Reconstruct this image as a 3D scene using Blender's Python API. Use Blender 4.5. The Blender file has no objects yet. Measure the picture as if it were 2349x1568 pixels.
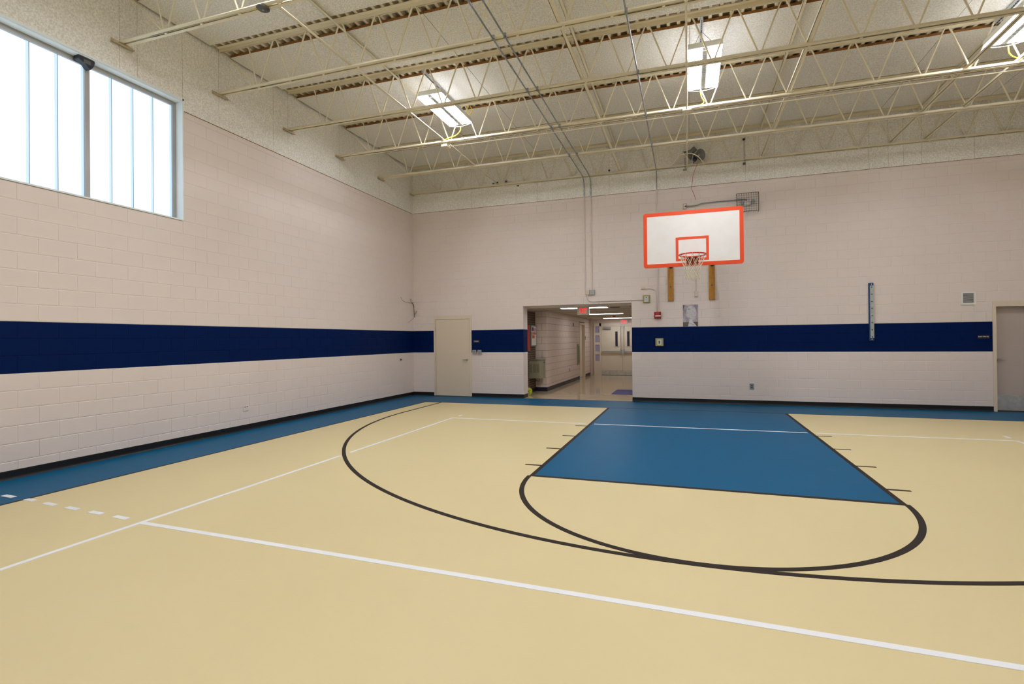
import bpy, math, random
from mathutils import Vector, Matrix
random.seed(7)
S = bpy.context.scene
C = S.collection

# ------------------------------------------------------------------ camera
cam_d = bpy.data.cameras.new('camera'); cam = bpy.data.objects.new('camera', cam_d); C.objects.link(cam)
YAW, PITCH, ROLL, FPX = 0.3137, 0.0044, -0.0099, 1148.53
f = Vector((-math.sin(YAW)*math.cos(PITCH), math.cos(YAW)*math.cos(PITCH), math.sin(PITCH)))
r = Vector((math.cos(YAW), math.sin(YAW), 0)); u = r.cross(f)
rr = math.cos(ROLL)*r + math.sin(ROLL)*u; uu = -math.sin(ROLL)*r + math.cos(ROLL)*u
M = Matrix((rr, uu, -f)).transposed().to_4x4(); M.translation = Vector((7.4722, -12.6261, 1.5564))
cam.matrix_world = M
cam_d.sensor_fit = 'HORIZONTAL'; cam_d.sensor_width = 36.0; cam_d.lens = FPX*36.0/2349
cam_d.shift_x = -31.87/2349; cam_d.shift_y = -10.62/2349
cam_d.clip_start = 0.05; cam_d.clip_end = 200
S.camera = cam

# ------------------------------------------------------------------ world, exposure
w = bpy.data.worlds.new('world'); S.world = w; w.use_nodes = True
w.node_tree.nodes['Background'].inputs[0].default_value = (0.75, 0.86, 1.0, 1)
w.node_tree.nodes['Background'].inputs[1].default_value = 0.6
S.view_settings.view_transform = 'Standard'; S.view_settings.look = 'None'
S.cycles.max_bounces = 6; S.cycles.diffuse_bounces = 5; S.cycles.glossy_bounces = 3; S.cycles.adaptive_threshold = 0.02; S.cycles.transmission_bounces = 2
S.view_settings.exposure = 0.0; S.view_settings.gamma = 1.0; S.view_settings.use_curve_mapping = False
LAMP = 65.0          # radiance of the high-bay lenses
WINDOW = 1.4        # radiance of the translucent daylight panels
HALL = 15.0           # radiance of the corridor fixtures

# ------------------------------------------------------------------ materials
def lin(c):
    return tuple((v/12.92 if v <= 0.04045 else ((v+0.055)/1.055)**2.4) for v in (x/255.0 for x in c)) + (1.0,)
MATS = {}
def mat(name, rgb, rough=0.6, metal=0.0, spec=0.5, emit=0.0, emit_rgb=None, noise=None, bump=None, rgb2=None, alpha=1.0):
    """noise=(scale, amount) mixes rgb with rgb2; bump=(scale, strength, distance)"""
    m = bpy.data.materials.new(name); m.use_nodes = True; nt = m.node_tree; N = nt.nodes; b = N['Principled BSDF']
    b.inputs['Base Color'].default_value = lin(rgb); b.inputs['Roughness'].default_value = rough
    b.inputs['Metallic'].default_value = metal; b.inputs['Specular IOR Level'].default_value = spec
    if emit:
        b.inputs['Emission Color'].default_value = lin(emit_rgb or rgb); b.inputs['Emission Strength'].default_value = emit
    if noise or bump:
        tc = N.new('ShaderNodeTexCoord'); geo = N.new('ShaderNodeNewGeometry')
    if noise:
        n = N.new('ShaderNodeTexNoise'); n.inputs['Scale'].default_value = noise[0]; n.inputs['Detail'].default_value = noise[2] if len(noise) > 2 else 4
        nt.links.new(geo.outputs['Position'], n.inputs['Vector'])
        rp = N.new('ShaderNodeMapRange'); rp.inputs[1].default_value = 0.35; rp.inputs[2].default_value = 0.65
        rp.inputs[3].default_value = 0; rp.inputs[4].default_value = noise[1]
        nt.links.new(n.outputs['Fac'], rp.inputs[0])
        mx = N.new('ShaderNodeMix'); mx.data_type = 'RGBA'
        mx.inputs[6].default_value = lin(rgb); mx.inputs[7].default_value = lin(rgb2 or tuple(v*0.85 for v in rgb))
        nt.links.new(rp.outputs[0], mx.inputs[0]); nt.links.new(mx.outputs[2], b.inputs['Base Color'])
    if bump:
        n2 = N.new('ShaderNodeTexNoise'); n2.inputs['Scale'].default_value = bump[0]; n2.inputs['Detail'].default_value = 3
        nt.links.new(geo.outputs['Position'], n2.inputs['Vector'])
        bp = N.new('ShaderNodeBump'); bp.inputs['Strength'].default_value = bump[1]; bp.inputs['Distance'].default_value = bump[2]
        nt.links.new(n2.outputs['Fac'], bp.inputs['Height']); nt.links.new(bp.outputs['Normal'], b.inputs['Normal'])
    MATS[name] = m
    return m
mat('wall_paint', (231, 218, 208), 0.6, spec=0.2, noise=(0.9, 0.35), rgb2=(226, 212, 201), bump=(160, 0.12, 0.002))
mat('wall_blue', (0, 27, 76), 0.5, spec=0.08, noise=(1.1, 0.4), rgb2=(0, 24, 71), bump=(160, 0.12, 0.002))
mat('panel', (250, 248, 239), 0.95, spec=0.05, noise=(52, 0.8, 8), rgb2=(213, 207, 193), bump=(100, 0.4, 0.006))
mat('panel_edge', (164, 116, 66), 0.9, spec=0.1, noise=(30, 0.6), rgb2=(120, 82, 44))
mat('deck', (226, 214, 190), 0.6)
mat('joist', (240, 230, 202), 0.5, spec=0.3, noise=(6, 0.3), rgb2=(230, 218, 188))
mat('plate_shade', (206, 188, 152), 0.55)  # joist cream darkened, underside shade put into the wall plate colour
mat('floor_blue', (0, 88, 127), 0.42, spec=0.1, noise=(0.8, 0.5), rgb2=(2, 91, 130), bump=(220, 0.05, 0.001))
mat('floor_tan', (221, 204, 155), 0.45, spec=0.22, noise=(0.7, 0.5), rgb2=(217, 199, 150), bump=(220, 0.05, 0.001))
mat('line_black', (46, 37, 31), 0.5, spec=0.12)
mat('line_white', (238, 238, 238), 0.5, spec=0.2)
mat('base_black', (18, 17, 17), 0.35)
mat('base_navy', (24, 26, 48), 0.4)
mat('door_paint', (224, 208, 184), 0.45, spec=0.4)
mat('frame_paint', (224, 209, 186), 0.45, spec=0.4)
mat('door_grey', (190, 176, 164), 0.5)
mat('steel', (190, 192, 192), 0.3, metal=1.0)
mat('kick_steel', (214, 212, 204), 0.3, metal=0.6, noise=(14, 0.5), rgb2=(176, 174, 166))
mat('galv', (166, 170, 172), 0.4, metal=0.6, noise=(9, 0.5), rgb2=(120, 124, 128))
mat('strut', (206, 208, 206), 0.45, metal=0.15)
mat('alum', (176, 174, 170), 0.45, metal=0.4)
mat('white_trim', (232, 238, 236), 0.5)
mat('pane', (120, 124, 128), 0.6, emit=WINDOW, emit_rgb=(212, 233, 255))
mat('glaze_bar', (120, 126, 130), 0.5, emit=WINDOW*0.72, emit_rgb=(196, 224, 246))
mat('glaze_gap', (40, 52, 92), 0.5)
mat('black_plastic', (34, 36, 42), 0.5)
mat('dark_grey', (92, 90, 86), 0.5)
mat('horn_grey', (122, 122, 118), 0.5)
mat('orange', (236, 74, 14), 0.4)
mat('rim_red', (214, 58, 28), 0.35)
mat('rim_dark', (188, 62, 28), 0.45)
mat('board_white', (238, 234, 226), 0.4, noise=(5, 0.4), rgb2=(230, 224, 214))
mat('wood', (186, 132, 48), 0.5, noise=(18, 0.6), rgb2=(160, 106, 32))
mat('net', (218, 206, 176), 0.8)
mat('chain', (120, 118, 112), 0.4, metal=0.8)
mat('lamp_lens', (227, 231, 243), 0.5, emit=LAMP)
mat('lamp_up', (232, 234, 243), 0.5, emit=LAMP*0.03)
mat('lamp_body', (226, 228, 226), 0.4)
mat('lamp_louver', (128, 126, 120), 0.5)
mat('yellow_cord', (232, 200, 40), 0.5)
mat('red_cord', (190, 40, 40), 0.5)
mat('brown_wire', (96, 80, 66), 0.7)
mat('grey_box', (172, 174, 170), 0.4, metal=0.2)
mat('beige_box', (212, 198, 182), 0.5)
mat('guard', (172, 166, 110), 0.25, spec=0.6)
mat('keypad', (216, 218, 214), 0.4)
mat('alarm_red', (164, 20, 28), 0.35)
mat('strobe', (240, 240, 240), 0.2)
mat('cage_wire', (84, 78, 72), 0.5, metal=0.5)
mat('lamp_white', (226, 224, 216), 0.4)
mat('vent_white', (232, 230, 224), 0.5)
mat('dark_slot', (58, 52, 46), 0.8)
mat('peg_blue', (24, 62, 110), 0.5)
mat('peg_metal', (196, 206, 204), 0.35, metal=0.5, noise=(25, 0.5), rgb2=(150, 160, 158))
mat('hole', (60, 58, 56), 0.7)
mat('sign_dark', (38, 24, 34), 0.5)
mat('sign_text', (248, 246, 242), 0.5)
mat('sign_white', (206, 206, 194), 0.5)
mat('exit_red', (255, 20, 26), 0.5, emit=1.1).cycles.emission_sampling = 'NONE'
mat('hall_wall', (222, 202, 186), 0.5, spec=0.4)
mat('hall_joint', (132, 108, 92), 0.8)
mat('hall_floor', (196, 174, 140), 0.09, spec=0.5, noise=(2.5, 0.5), rgb2=(184, 160, 126))
mat('hall_ceiling', (206, 198, 182), 0.9, noise=(30, 0.3), rgb2=(190, 180, 164))
mat('hall_grid', (150, 140, 122), 0.7)
mat('hall_light', (240, 246, 255), 0.5, emit=HALL)
mat('brick', (92, 66, 44), 0.8, noise=(12, 0.8), rgb2=(66, 48, 34))
mat('mortar', (150, 134, 116), 0.9)
mat('fountain', (156, 150, 122), 0.45, metal=0.3)
mat('fountain_dark', (122, 114, 88), 0.6)
mat('hall_glass', (172, 166, 190), 0.12, spec=0.6)
mat('lite_glass', (50, 44, 56), 0.15, spec=0.6)
mat('mat_blue', (92, 84, 138), 0.8)
mat('lime', (212, 220, 60), 0.4)
mat('lime_dark', (120, 120, 24), 0.5)
mat('case_grey', (140, 140, 132), 0.4, metal=0.4)
mat('paper', (226, 222, 214), 0.6)
mat('paper_red', (176, 52, 48), 0.6)
mat('paper_blue', (70, 82, 112), 0.6)
mat('paper_orange', (206, 96, 50), 0.6)
mat('wood_red', (134, 74, 40), 0.5)
mat('poster_grey', (150, 138, 146), 0.35, noise=(7, 0.9), rgb2=(196, 190, 194))
mat('poster_dark', (96, 82, 72), 0.35, noise=(6, 0.8), rgb2=(120, 106, 96))
mat('poster_pale', (222, 220, 220), 0.35)
mat('poster_glow', (206, 202, 204), 0.35)
mat('poster_green', (138, 150, 98), 0.4)
mat('poster_ink', (140, 128, 158), 0.4)

# ------------------------------------------------------------------ mesh helpers
class MB:
    def __init__(self): self.v = []; self.f = []; self.m = []
    def quad(self, pts, mi=0):
        i = len(self.v); self.v += [tuple(p) for p in pts]; self.f.append(tuple(range(i, i+len(pts)))); self.m.append(mi); return self
    def box(self, x0, x1, y0, y1, z0, z1, mi=0, bevel=0.0):
        i = len(self.v)
        self.v += [(x0,y0,z0),(x1,y0,z0),(x1,y1,z0),(x0,y1,z0),(x0,y0,z1),(x1,y0,z1),(x1,y1,z1),(x0,y1,z1)]
        for q in ((0,3,2,1),(4,5,6,7),(0,1,5,4),(1,2,6,5),(2,3,7,6),(3,0,4,7)):
            self.f.append(tuple(i+k for k in q)); self.m.append(mi)
        return self
    def tube(self, pts, rad, n=8, mi=0, closed=False, cap=True):
        pts = [Vector(p) for p in pts]; k = len(pts); rings = []
        prev = None
        for a in range(k):
            if closed: t = (pts[(a+1) % k]-pts[a-1])
            else: t = pts[min(a+1, k-1)]-pts[max(a-1, 0)]
            t.normalize()
            if prev is None:
                ref = Vector((0, 0, 1)) if abs(t.z) < 0.9 else Vector((1, 0, 0))
                nx = t.cross(ref).normalized()
            else:
                nx = (prev - t*prev.dot(t)).normalized()
            prev = nx; ny = t.cross(nx)
            R = rad[a] if isinstance(rad, (list, tuple)) else rad
            base = len(self.v)
            self.v += [tuple(pts[a] + R*(math.cos(2*math.pi*j/n)*nx + math.sin(2*math.pi*j/n)*ny)) for j in range(n)]
            rings.append(base)
        for a in range(k if closed else k-1):
            A, B = rings[a], rings[(a+1) % k]
            for j in range(n):
                self.f.append((A+j, A+(j+1) % n, B+(j+1) % n, B+j)); self.m.append(mi)
        if cap and not closed:
            self.f.append(tuple(rings[0]+j for j in reversed(range(n)))); self.m.append(mi)
            self.f.append(tuple(rings[-1]+j for j in range(n))); self.m.append(mi)
        return self
    def lathe(self, c, axis, prof, n=20, mi=0):
        """prof: (radius, distance along axis) list"""
        c = Vector(c); a = Vector(axis).normalized()
        ref = Vector((0, 0, 1)) if abs(a.z) < 0.9 else Vector((1, 0, 0))
        x = a.cross(ref).normalized(); y = a.cross(x); rings = []
        for R, d in prof:
            rings.append(len(self.v))
            self.v += [tuple(c + a*d + R*(math.cos(2*math.pi*j/n)*x + math.sin(2*math.pi*j/n)*y)) for j in range(n)]
        for A, B in zip(rings, rings[1:]):
            for j in range(n):
                self.f.append((A+j, B+j, B+(j+1) % n, A+(j+1) % n)); self.m.append(mi)
        self.f.append(tuple(rings[0]+j for j in range(n))); self.m.append(mi)
        self.f.append(tuple(rings[-1]+j for j in reversed(range(n)))); self.m.append(mi)
        return self
    def prism(self, poly, axis, a0, a1, mi=0):
        """poly: 2D points; axis x: (y,z) poly, y: (x,z), z: (x,y)"""
        def P(p, t): return {'x': (t, p[0], p[1]), 'y': (p[0], t, p[1]), 'z': (p[0], p[1], t)}[axis]
        n = len(poly); i = len(self.v)
        self.v += [P(p, a0) for p in poly] + [P(p, a1) for p in poly]
        self.f.append(tuple(i+j for j in range(n))); self.m.append(mi)
        self.f.append(tuple(i+n+j for j in reversed(range(n)))); self.m.append(mi)
        for j in range(n):
            self.f.append((i+j, i+n+j, i+n+(j+1) % n, i+(j+1) % n)); self.m.append(mi)
        return self
    def mesh(self, name, mats):
        me = bpy.data.meshes.new(name); me.from_pydata(self.v, [], self.f)
        for k in ([mats] if isinstance(mats, str) else mats): me.materials.append(MATS[k])
        me.polygons.foreach_set('material_index', self.m)
        import bmesh
        bm = bmesh.new(); bm.from_mesh(me); bmesh.ops.recalc_face_normals(bm, faces=bm.faces); bm.to_mesh(me); bm.free()
        me.update(); return me
    def build(self, name, mats, parent=None, smooth=False, loc=None, bevel=0.0):
        me = self.mesh(name, mats)
        if smooth:
            me.polygons.foreach_set('use_smooth', [True]*len(me.polygons))
            me.set_sharp_from_angle(angle=0.7)
        return obj(name, me, parent, loc, bevel)
def obj(name, me, parent=None, loc=None, bevel=0.0):
    o = bpy.data.objects.new(name, me); C.objects.link(o)
    if parent: o.parent = parent
    if loc: o.location = loc
    if bevel:
        b = o.modifiers.new('bevel', 'BEVEL'); b.width = bevel; b.segments = 2; b.limit_method = 'ANGLE'
    return o
def tag(o, label=None, cat=None, group=None, kind=None):
    if label: o['label'] = label
    if cat: o['category'] = cat
    if group: o['group'] = group
    if kind: o['kind'] = kind
    return o
def thing(name, label, cat, loc=(0, 0, 0), group=None, kind=None):
    o = bpy.data.objects.new(name, None); C.objects.link(o); o.location = loc; o.empty_display_size = 0.1
    return tag(o, label, cat, group, kind)
def copy_tree(o, parent=None):
    c = o.copy(); C.objects.link(c); c.parent = parent
    for ch in [x for x in ALLCH.get(o.name, [])]: copy_tree(ch, c)
    return c
ALLCH = {}
def index_children(root):
    for ch in root.children: ALLCH.setdefault(root.name, []).append(ch); index_children(ch)
def arc(cx, cy, R, a0, a1, n): return [(cx+R*math.cos(a0+(a1-a0)*i/n), cy+R*math.sin(a0+(a1-a0)*i/n)) for i in range(n+1)]
def smooth_path(pts, n=6):
    """Catmull-Rom through pts"""
    P = [Vector(p) for p in pts]; out = []
    for i in range(len(P)-1):
        p0, p1, p2, p3 = P[max(i-1, 0)], P[i], P[i+1], P[min(i+2, len(P)-1)]
        for k in range(n):
            t = k/n
            out.append(0.5*((2*p1)+(p2-p0)*t+(2*p0-5*p1+4*p2-p3)*t*t+(3*p1-p0-3*p2+p3)*t**3))
    out.append(P[-1]); return out
def text_part(name, body, size, m, parent, loc, rot, sx=1.0, depth=0.001, align='CENTER'):
    cu = bpy.data.curves.new(name, 'FONT'); cu.body = body; cu.size = size; cu.align_x = align; cu.align_y = 'CENTER'; cu.extrude = depth
    to = bpy.data.objects.new(name+'_tmp', cu); C.objects.link(to)
    dg = bpy.context.evaluated_depsgraph_get(); me = bpy.data.meshes.new_from_object(to.evaluated_get(dg))
    bpy.data.objects.remove(to); bpy.data.curves.remove(cu)
    me.name = name; me.materials.clear(); me.materials.append(MATS[m])
    o = obj(name, me, parent); o.location = loc; o.rotation_euler = rot; o.scale = (sx, 1, 1); return o
FACE_Y = (math.pi/2, 0, 0)     # text readable from -Y (on the back wall)

XR, YF, ZT, H = 14.95, -25.0, 5.166, 0.2032       # right wall, front wall, top of block work, course
Z1, Z2 = 1.2192, 1.8288                            # blue band
TK = 0.37                                          # wall thickness

# ------------------------------------------------------------------ floor and court paint
fl = MB().box(-0.3, XR+0.3, YF-0.3, 0.37, -0.2, 0.0).build('floor', 'floor_blue')
tag(fl, 'smooth gymnasium floor painted blue around a tan court', 'floor', kind='structure')
XS0, XS1, YB, YE = 1.11, 13.83, -1.315, -23.6
def flat(name, polys, z, m, parent=fl):
    b = MB()
    for p in polys: b.prism(p, 'z', 0.0, z)
    return b.build(name, m, parent)
def strip(p, q, wd):
    p = Vector(p); q = Vector(q); n = (q-p).normalized(); n = Vector((-n.y, n.x))*wd/2
    return [tuple(p+n), tuple(q+n), tuple(q-n), tuple(p-n)]
def ring(cx, cy, R, wd, a0, a1, n):
    o_ = arc(cx, cy, R, a0, a1, n); i_ = arc(cx, cy, R-wd, a0, a1, n)
    return [[o_[k], o_[k+1], i_[k+1], i_[k]] for k in range(n)]
flat('court_field', [[(XS0, YE), (XS1, YE), (XS1, YB), (XS0, YB)]], 0.001, 'floor_tan')
LX0, LX1, FY0, FY1 = 5.726, 9.372, -7.185, -7.13
LC = (LX0+LX1)/2
flat('key_paint', [[(LX0+0.03, FY1), (LX1-0.03, FY1), (LX1-0.03, YB), (LX0+0.03, YB)]], 0.002, 'floor_blue')
flat('boundary_line', [strip((XS0, YE), (XS0, YB), 0.036), strip((XS1, YE), (XS1, YB), 0.036), strip((XS0-0.018, YB), (XS1+0.018, YB), 0.036)], 0.0026, 'line_black')
flat('lane_line', [strip((LX0+0.025, FY0), (LX0+0.025, YB), 0.051)], 0.0031, 'line_black')
flat('lane_line', [strip((LX1-0.025, FY0), (LX1-0.025, YB), 0.051)], 0.0031, 'line_black')
flat('free_throw_line', [[(LX0, FY0), (LX1, FY0), (LX1, FY1), (LX0, FY1)]], 0.0032, 'line_black')
RF = (LX1-LX0)/2+0.022
flat('free_throw_circle', ring(LC, FY0+0.025, RF, 0.051, math.pi, 2*math.pi, 72), 0.0034, 'line_black')
flat('three_point_line', ring(LC, -3.0, 6.02, 0.051, math.pi, 2*math.pi, 144)
     + [strip((LC-6.02+0.0255, -3.0), (LC-6.02+0.0255, YB), 0.051), strip((LC+6.02-0.0255, -3.0), (LC+6.02-0.0255, YB), 0.051)], 0.003, 'line_black')
for ys in (-3.775, -4.74, -5.71, -6.685):
    flat('lane_mark', [strip((LX0-0.205, ys), (LX0+0.01, ys), 0.045)], 0.0028, 'line_black')
    flat('lane_mark', [strip((LX1-0.01, ys+0.02), (LX1+0.205, ys+0.02), 0.045)], 0.0028, 'line_black')
VX, VY = 2.955, -3.52
flat('volleyball_end_line', [strip((VX, VY), (5.66, VY-0.02), 0.045), strip((5.82, VY-0.02), (9.29, VY+0.015), 0.045), strip((9.42, VY+0.015), (12.05, VY+0.09), 0.045)], 0.0038, 'line_white')
flat('volleyball_side_line', [strip((VX, VY), (2.955, -6.72), 0.045), strip((2.955, -6.93), (2.9, -14.5), 0.045)], 0.0038, 'line_white')
flat('volleyball_side_line', [strip((12.03, VY+0.09), (12.03, -14.5), 0.045)], 0.0038, 'line_white')
flat('attack_line', [strip((2.95, -9.522), (11.95, -9.77), 0.05)], 0.0041, 'line_white')
for (xa, xb, ya, yb) in ((0.73, 0.91, -9.37, -9.378), (1.12, 1.267, -9.385, -9.395), (1.45, 1.633, -9.408, -9.424), (1.816, 2.0, -9.433, -9.446), (2.179, 2.36, -9.455, -9.467), (2.537, 2.72, -9.476, -9.489)):
    flat('dash', [strip((xa, ya), (xb, yb), 0.05)], 0.0041, 'line_white')
flat('dash', [strip((2.98, -3.285), (2.975, -3.125), 0.05)], 0.0041, 'line_white')
flat('dash', [strip((12.07, -3.04), (12.06, -3.21), 0.05)], 0.0041, 'line_white')

# ------------------------------------------------------------------ walls
WIN = (-14.173, -6.858, 3.4544, 5.33)
D1 = (0.652, 1.806, 0.0, 2.245); OP = (3.302, 6.14, 0.0, 2.458); D3 = (13.365, 14.48, 0.0, 2.245)
def wall_cells(rng, zs, openings, place, zmats):
    us = sorted(set([rng[0], rng[1]] + [o[0] for o in openings] + [o[1] for o in openings]))
    zz = sorted(set(zs + [o[2] for o in openings] + [o[3] for o in openings]))
    b = MB()
    for a0, a1 in zip(us, us[1:]):
        for z0, z1 in zip(zz, zz[1:]):
            cu, cz = (a0+a1)/2, (z0+z1)/2
            if any(o[0] < cu < o[1] and o[2] < cz < o[3] for o in openings): continue
            mi = 1 if Z1 < cz < Z2 else (2 if cz > ZT else 0)
            place(b, a0, a1, z0, z1, mi)
    return b
ZS = [0.0, Z1, Z2, ZT, 6.75]
E0 = 0.0034       # joint depth
wl = wall_cells((YF-0.3, TK), ZS, [WIN], lambda b, a0, a1, z0, z1, mi: b.box(-0.32, -E0, a0, a1, z0, z1, mi), 0).build('wall_left', ['wall_paint', 'wall_blue', 'panel'])
tag(wl, 'cream block wall with navy band and high window, left side', 'wall', kind='structure')
wb = wall_cells((-0.3, XR+0.3), ZS, [D1, OP, D3], lambda b, a0, a1, z0, z1, mi: b.box(a0, a1, E0, TK, z0, z1, mi), 0).build('wall_back', ['wall_paint', 'wall_blue', 'panel'])
tag(wb, 'cream block wall with navy band behind the basketball hoop', 'wall', kind='structure')
wr = wall_cells((YF-0.3, TK), ZS, [], lambda b, a0, a1, z0, z1, mi: b.box(XR, XR+0.3, a0, a1, z0, z1, mi), 0).build('wall_right', ['wall_paint', 'wall_blue', 'panel'])
tag(wr, 'cream wall with navy band closing the right side', 'wall', kind='structure')
wf = wall_cells((-0.3, XR+0.3), ZS, [], lambda b, a0, a1, z0, z1, mi: b.box(a0, a1, YF-0.3, YF, z0, z1, mi), 0).build('wall_front', ['wall_paint', 'wall_blue', 'panel'])
tag(wf, 'cream wall with navy band behind the camera', 'wall', kind='structure')

# individual blocks: a thin bevelled face per block, proud of the recessed joints
JT, CH = 0.0075, 0.0036
BLK = {}
def block_geo(b, L, Hh, mi=0, put=None):
    a = L/2-JT/2; h = Hh/2-JT/2
    P = [(-a, -h, 0), (a, -h, 0), (a, h, 0), (-a, h, 0), (-a+CH, -h+CH, E0), (a-CH, -h+CH, E0), (a-CH, h-CH, E0), (-a+CH, h-CH, E0)]
    i = len(b.v); b.v += [put(*p) if put else p for p in P]
    for q in ((4, 5, 6, 7), (0, 1, 5, 4), (1, 2, 6, 5), (2, 3, 7, 6), (3, 0, 4, 7)):
        b.f.append(tuple(i+k for k in q)); b.m.append(mi)
def face_dir(n):
    """rotation that maps local (u,v,w) to a wall: n='left' u=+y w=+x ; n='back' u=+x w=-y"""
    if n == 'left': return Matrix(((0, 0, 1), (1, 0, 0), (0, 1, 0)))
    return Matrix(((1, 0, 0), (0, 0, -1), (0, 1, 0)))
def lay(parent, side, rng, phase, openings, plane, nmax, mats=('wall_paint', 'wall_blue'), zmax=ZT, name='block', inview=None):
    R = face_dir(side); rows = []
    nrow = int(math.ceil(zmax/H-1e-6))
    for k in range(nrow):
        z0, z1 = k*H, min((k+1)*H, zmax); zc = (z0+z1)/2
        if z1-z0 < 0.03: continue
        segs = [(rng[0], rng[1])]
        for o in openings:
            if min(o[3], z1)-max(o[2], z0) > 0.05:
                ns = []
                for a, b_ in segs:
                    if o[1] <= a or o[0] >= b_: ns.append((a, b_)); continue
                    if o[0] > a: ns.append((a, o[0]))
                    if o[1] < b_: ns.append((o[1], b_))
                segs = ns
        off = phase + (0.2032 if k % 2 else 0.0)
        for a, b_ in segs:
            k0 = math.floor((a-off)/0.4064); t = off+k0*0.4064
            while t < b_-1e-6:
                u0, u1 = max(t, a), min(t+0.4064, b_)
                if u1-u0 > 0.03: rows.append((u0, u1, z0, z1, 1 if Z1-0.01 < zc < Z2+0.01 else 0))
                t += 0.4064
    cw = Vector((7.47, -12.63, 1.556))
    def pos(uc, zc): return Vector((plane, uc, zc)) if side == 'left' else Vector((uc, plane, zc))
    vis = [q for q in rows if inview is None or inview((q[0]+q[1])/2, (q[2]+q[3])/2)]
    vis.sort(key=lambda q: (pos((q[0]+q[1])/2, (q[2]+q[3])/2)-cw).length)
    single = vis[:nmax]; ss = set(single); rest = [q for q in rows if q not in ss]
    for u0, u1, z0, z1, mi in single:
        key = (round(u1-u0, 3), round(z1-z0, 3), mats[mi])
        if key not in BLK:
            b = MB(); block_geo(b, u1-u0, z1-z0); BLK[key] = b.mesh(name, mats[mi])
        o = obj(name, BLK[key], parent); o.matrix_local = Matrix.Translation(pos((u0+u1)/2, (z0+z1)/2)) @ R.to_4x4()
    if rest:
        b = MB()
        for u0, u1, z0, z1, mi in rest:
            p0 = pos((u0+u1)/2, (z0+z1)/2)
            block_geo(b, u1-u0, z1-z0, mi, lambda x, y, z: tuple(p0 + R @ Vector((x, y, z))))
        o = b.build('block_field', list(mats), parent); o['kind'] = 'stuff'
lay(wl, 'left', (-10.6, 0.0), -8.8899, [WIN], -E0, 300, inview=lambda y, z: y > -9.2)
lay(wb, 'back', (0.0, XR), 11.6323-0.2032, [D1, OP, D3], E0, 300, inview=lambda x, z: x < 14.0)
# jambs of the corridor opening carry block faces too
jb = MB()
for k in range(12):
    z0, z1 = k*H, min((k+1)*H, OP[3]); mi = 1 if 5.5 < k < 8.5 else 0
    segs = ((0.02, 0.185), (0.185, 0.36)) if k % 2 else ((0.02, 0.36),)
    for a, b_ in segs:
        p0 = Vector((OP[0], (a+b_)/2, (z0+z1)/2)); R = face_dir('left')
        block_geo(jb, b_-a, z1-z0, mi, lambda x, y, z: tuple(p0 + R @ Vector((x, y, z))))
jb.build('jamb_blocks', ['wall_paint', 'wall_blue'], wb)['kind'] = 'stuff'

# acoustic panels on the upper walls
def panel_row(parent, side, joints, z0f, z1, plane, th):
    for a, b_ in zip(joints, joints[1:]):
        z0 = z0f((a+b_)/2); g = 0.0013; b = MB()
        if side == 'back':
            b.box(a+g, b_-g, plane-th, plane+0.01, z0, z1, 1)
            b.quad([(a+g, plane-th-0.0006, z0+0.004), (b_-g, plane-th-0.0006, z0+0.004), (b_-g, plane-th-0.0006, z1), (a+g, plane-th-0.0006, z1)], 0)
        else:
            b.box(plane-0.01, plane+th, a+g, b_-g, z0, z1, 1)
            b.quad([(plane+th+0.0006, a+g, z0+0.004), (plane+th+0.0006, b_-g, z0+0.004), (plane+th+0.0006, b_-g, z1), (plane+th+0.0006, a+g, z1)], 0)
        b.build('acoustic_panel', ['panel', 'panel_edge'], parent)
panel_row(wb, 'back', [0.012, 1.838, 3.141, 3.732, 5.626, 5.995, 7.451, 7.514, 8.773, 9.065, 9.386, 11.24, 11.592, 11.869, 12.194, 13.102, XR], lambda t: ZT+0.008, 6.62, 0.0, 0.012)
panel_row(wl, 'left', [-14.2, -12.3, -10.75, -9.2, -7.768, -7.53, -6.858, -6.222, -5.06, -4.694, -3.17, -2.606, -1.645, -0.11, -0.012], lambda t: ZT+0.008 if t > -6.86 else 5.345, 6.62, 0.0, 0.012)

# baseboards: black rubber cove with a toe
def cove(b, side, a, c):
    prof = [(0, 0), (0.022, 0), (0.02, 0.006), (0.01, 0.016), (0.007, 0.03), (0.006, 0.1), (0, 0.103)]
    if side == 'back': b.prism([(-p[0]-0.0, p[1]) for p in prof], 'x', a, c)
    elif side == 'left': b.prism([(p[0], p[1]) for p in prof], 'y', a, c)
    return b
bb = cove(MB(), 'left', YF, 0.0).build('baseboard_left', 'base_black'); tag(bb, 'black rubber cove base along the left wall', 'baseboard', kind='structure')
b = MB(); cove(b, 'back', 0.0, D1[0]); cove(b, 'back', D1[1], OP[0]); b.box(OP[0]-0.006, OP[0]+0.007, -0.006, 0.36, 0, 0.1)
bo = b.build('baseboard_back', 'base_black'); tag(bo, 'black rubber cove base beside the storage door', 'baseboard', kind='structure')
b = MB(); cove(b, 'back', OP[1], D3[0])
bo = b.build('baseboard_back', 'base_black'); tag(bo, 'black rubber cove base under the basketball hoop wall', 'baseboard', kind='structure')

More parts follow.
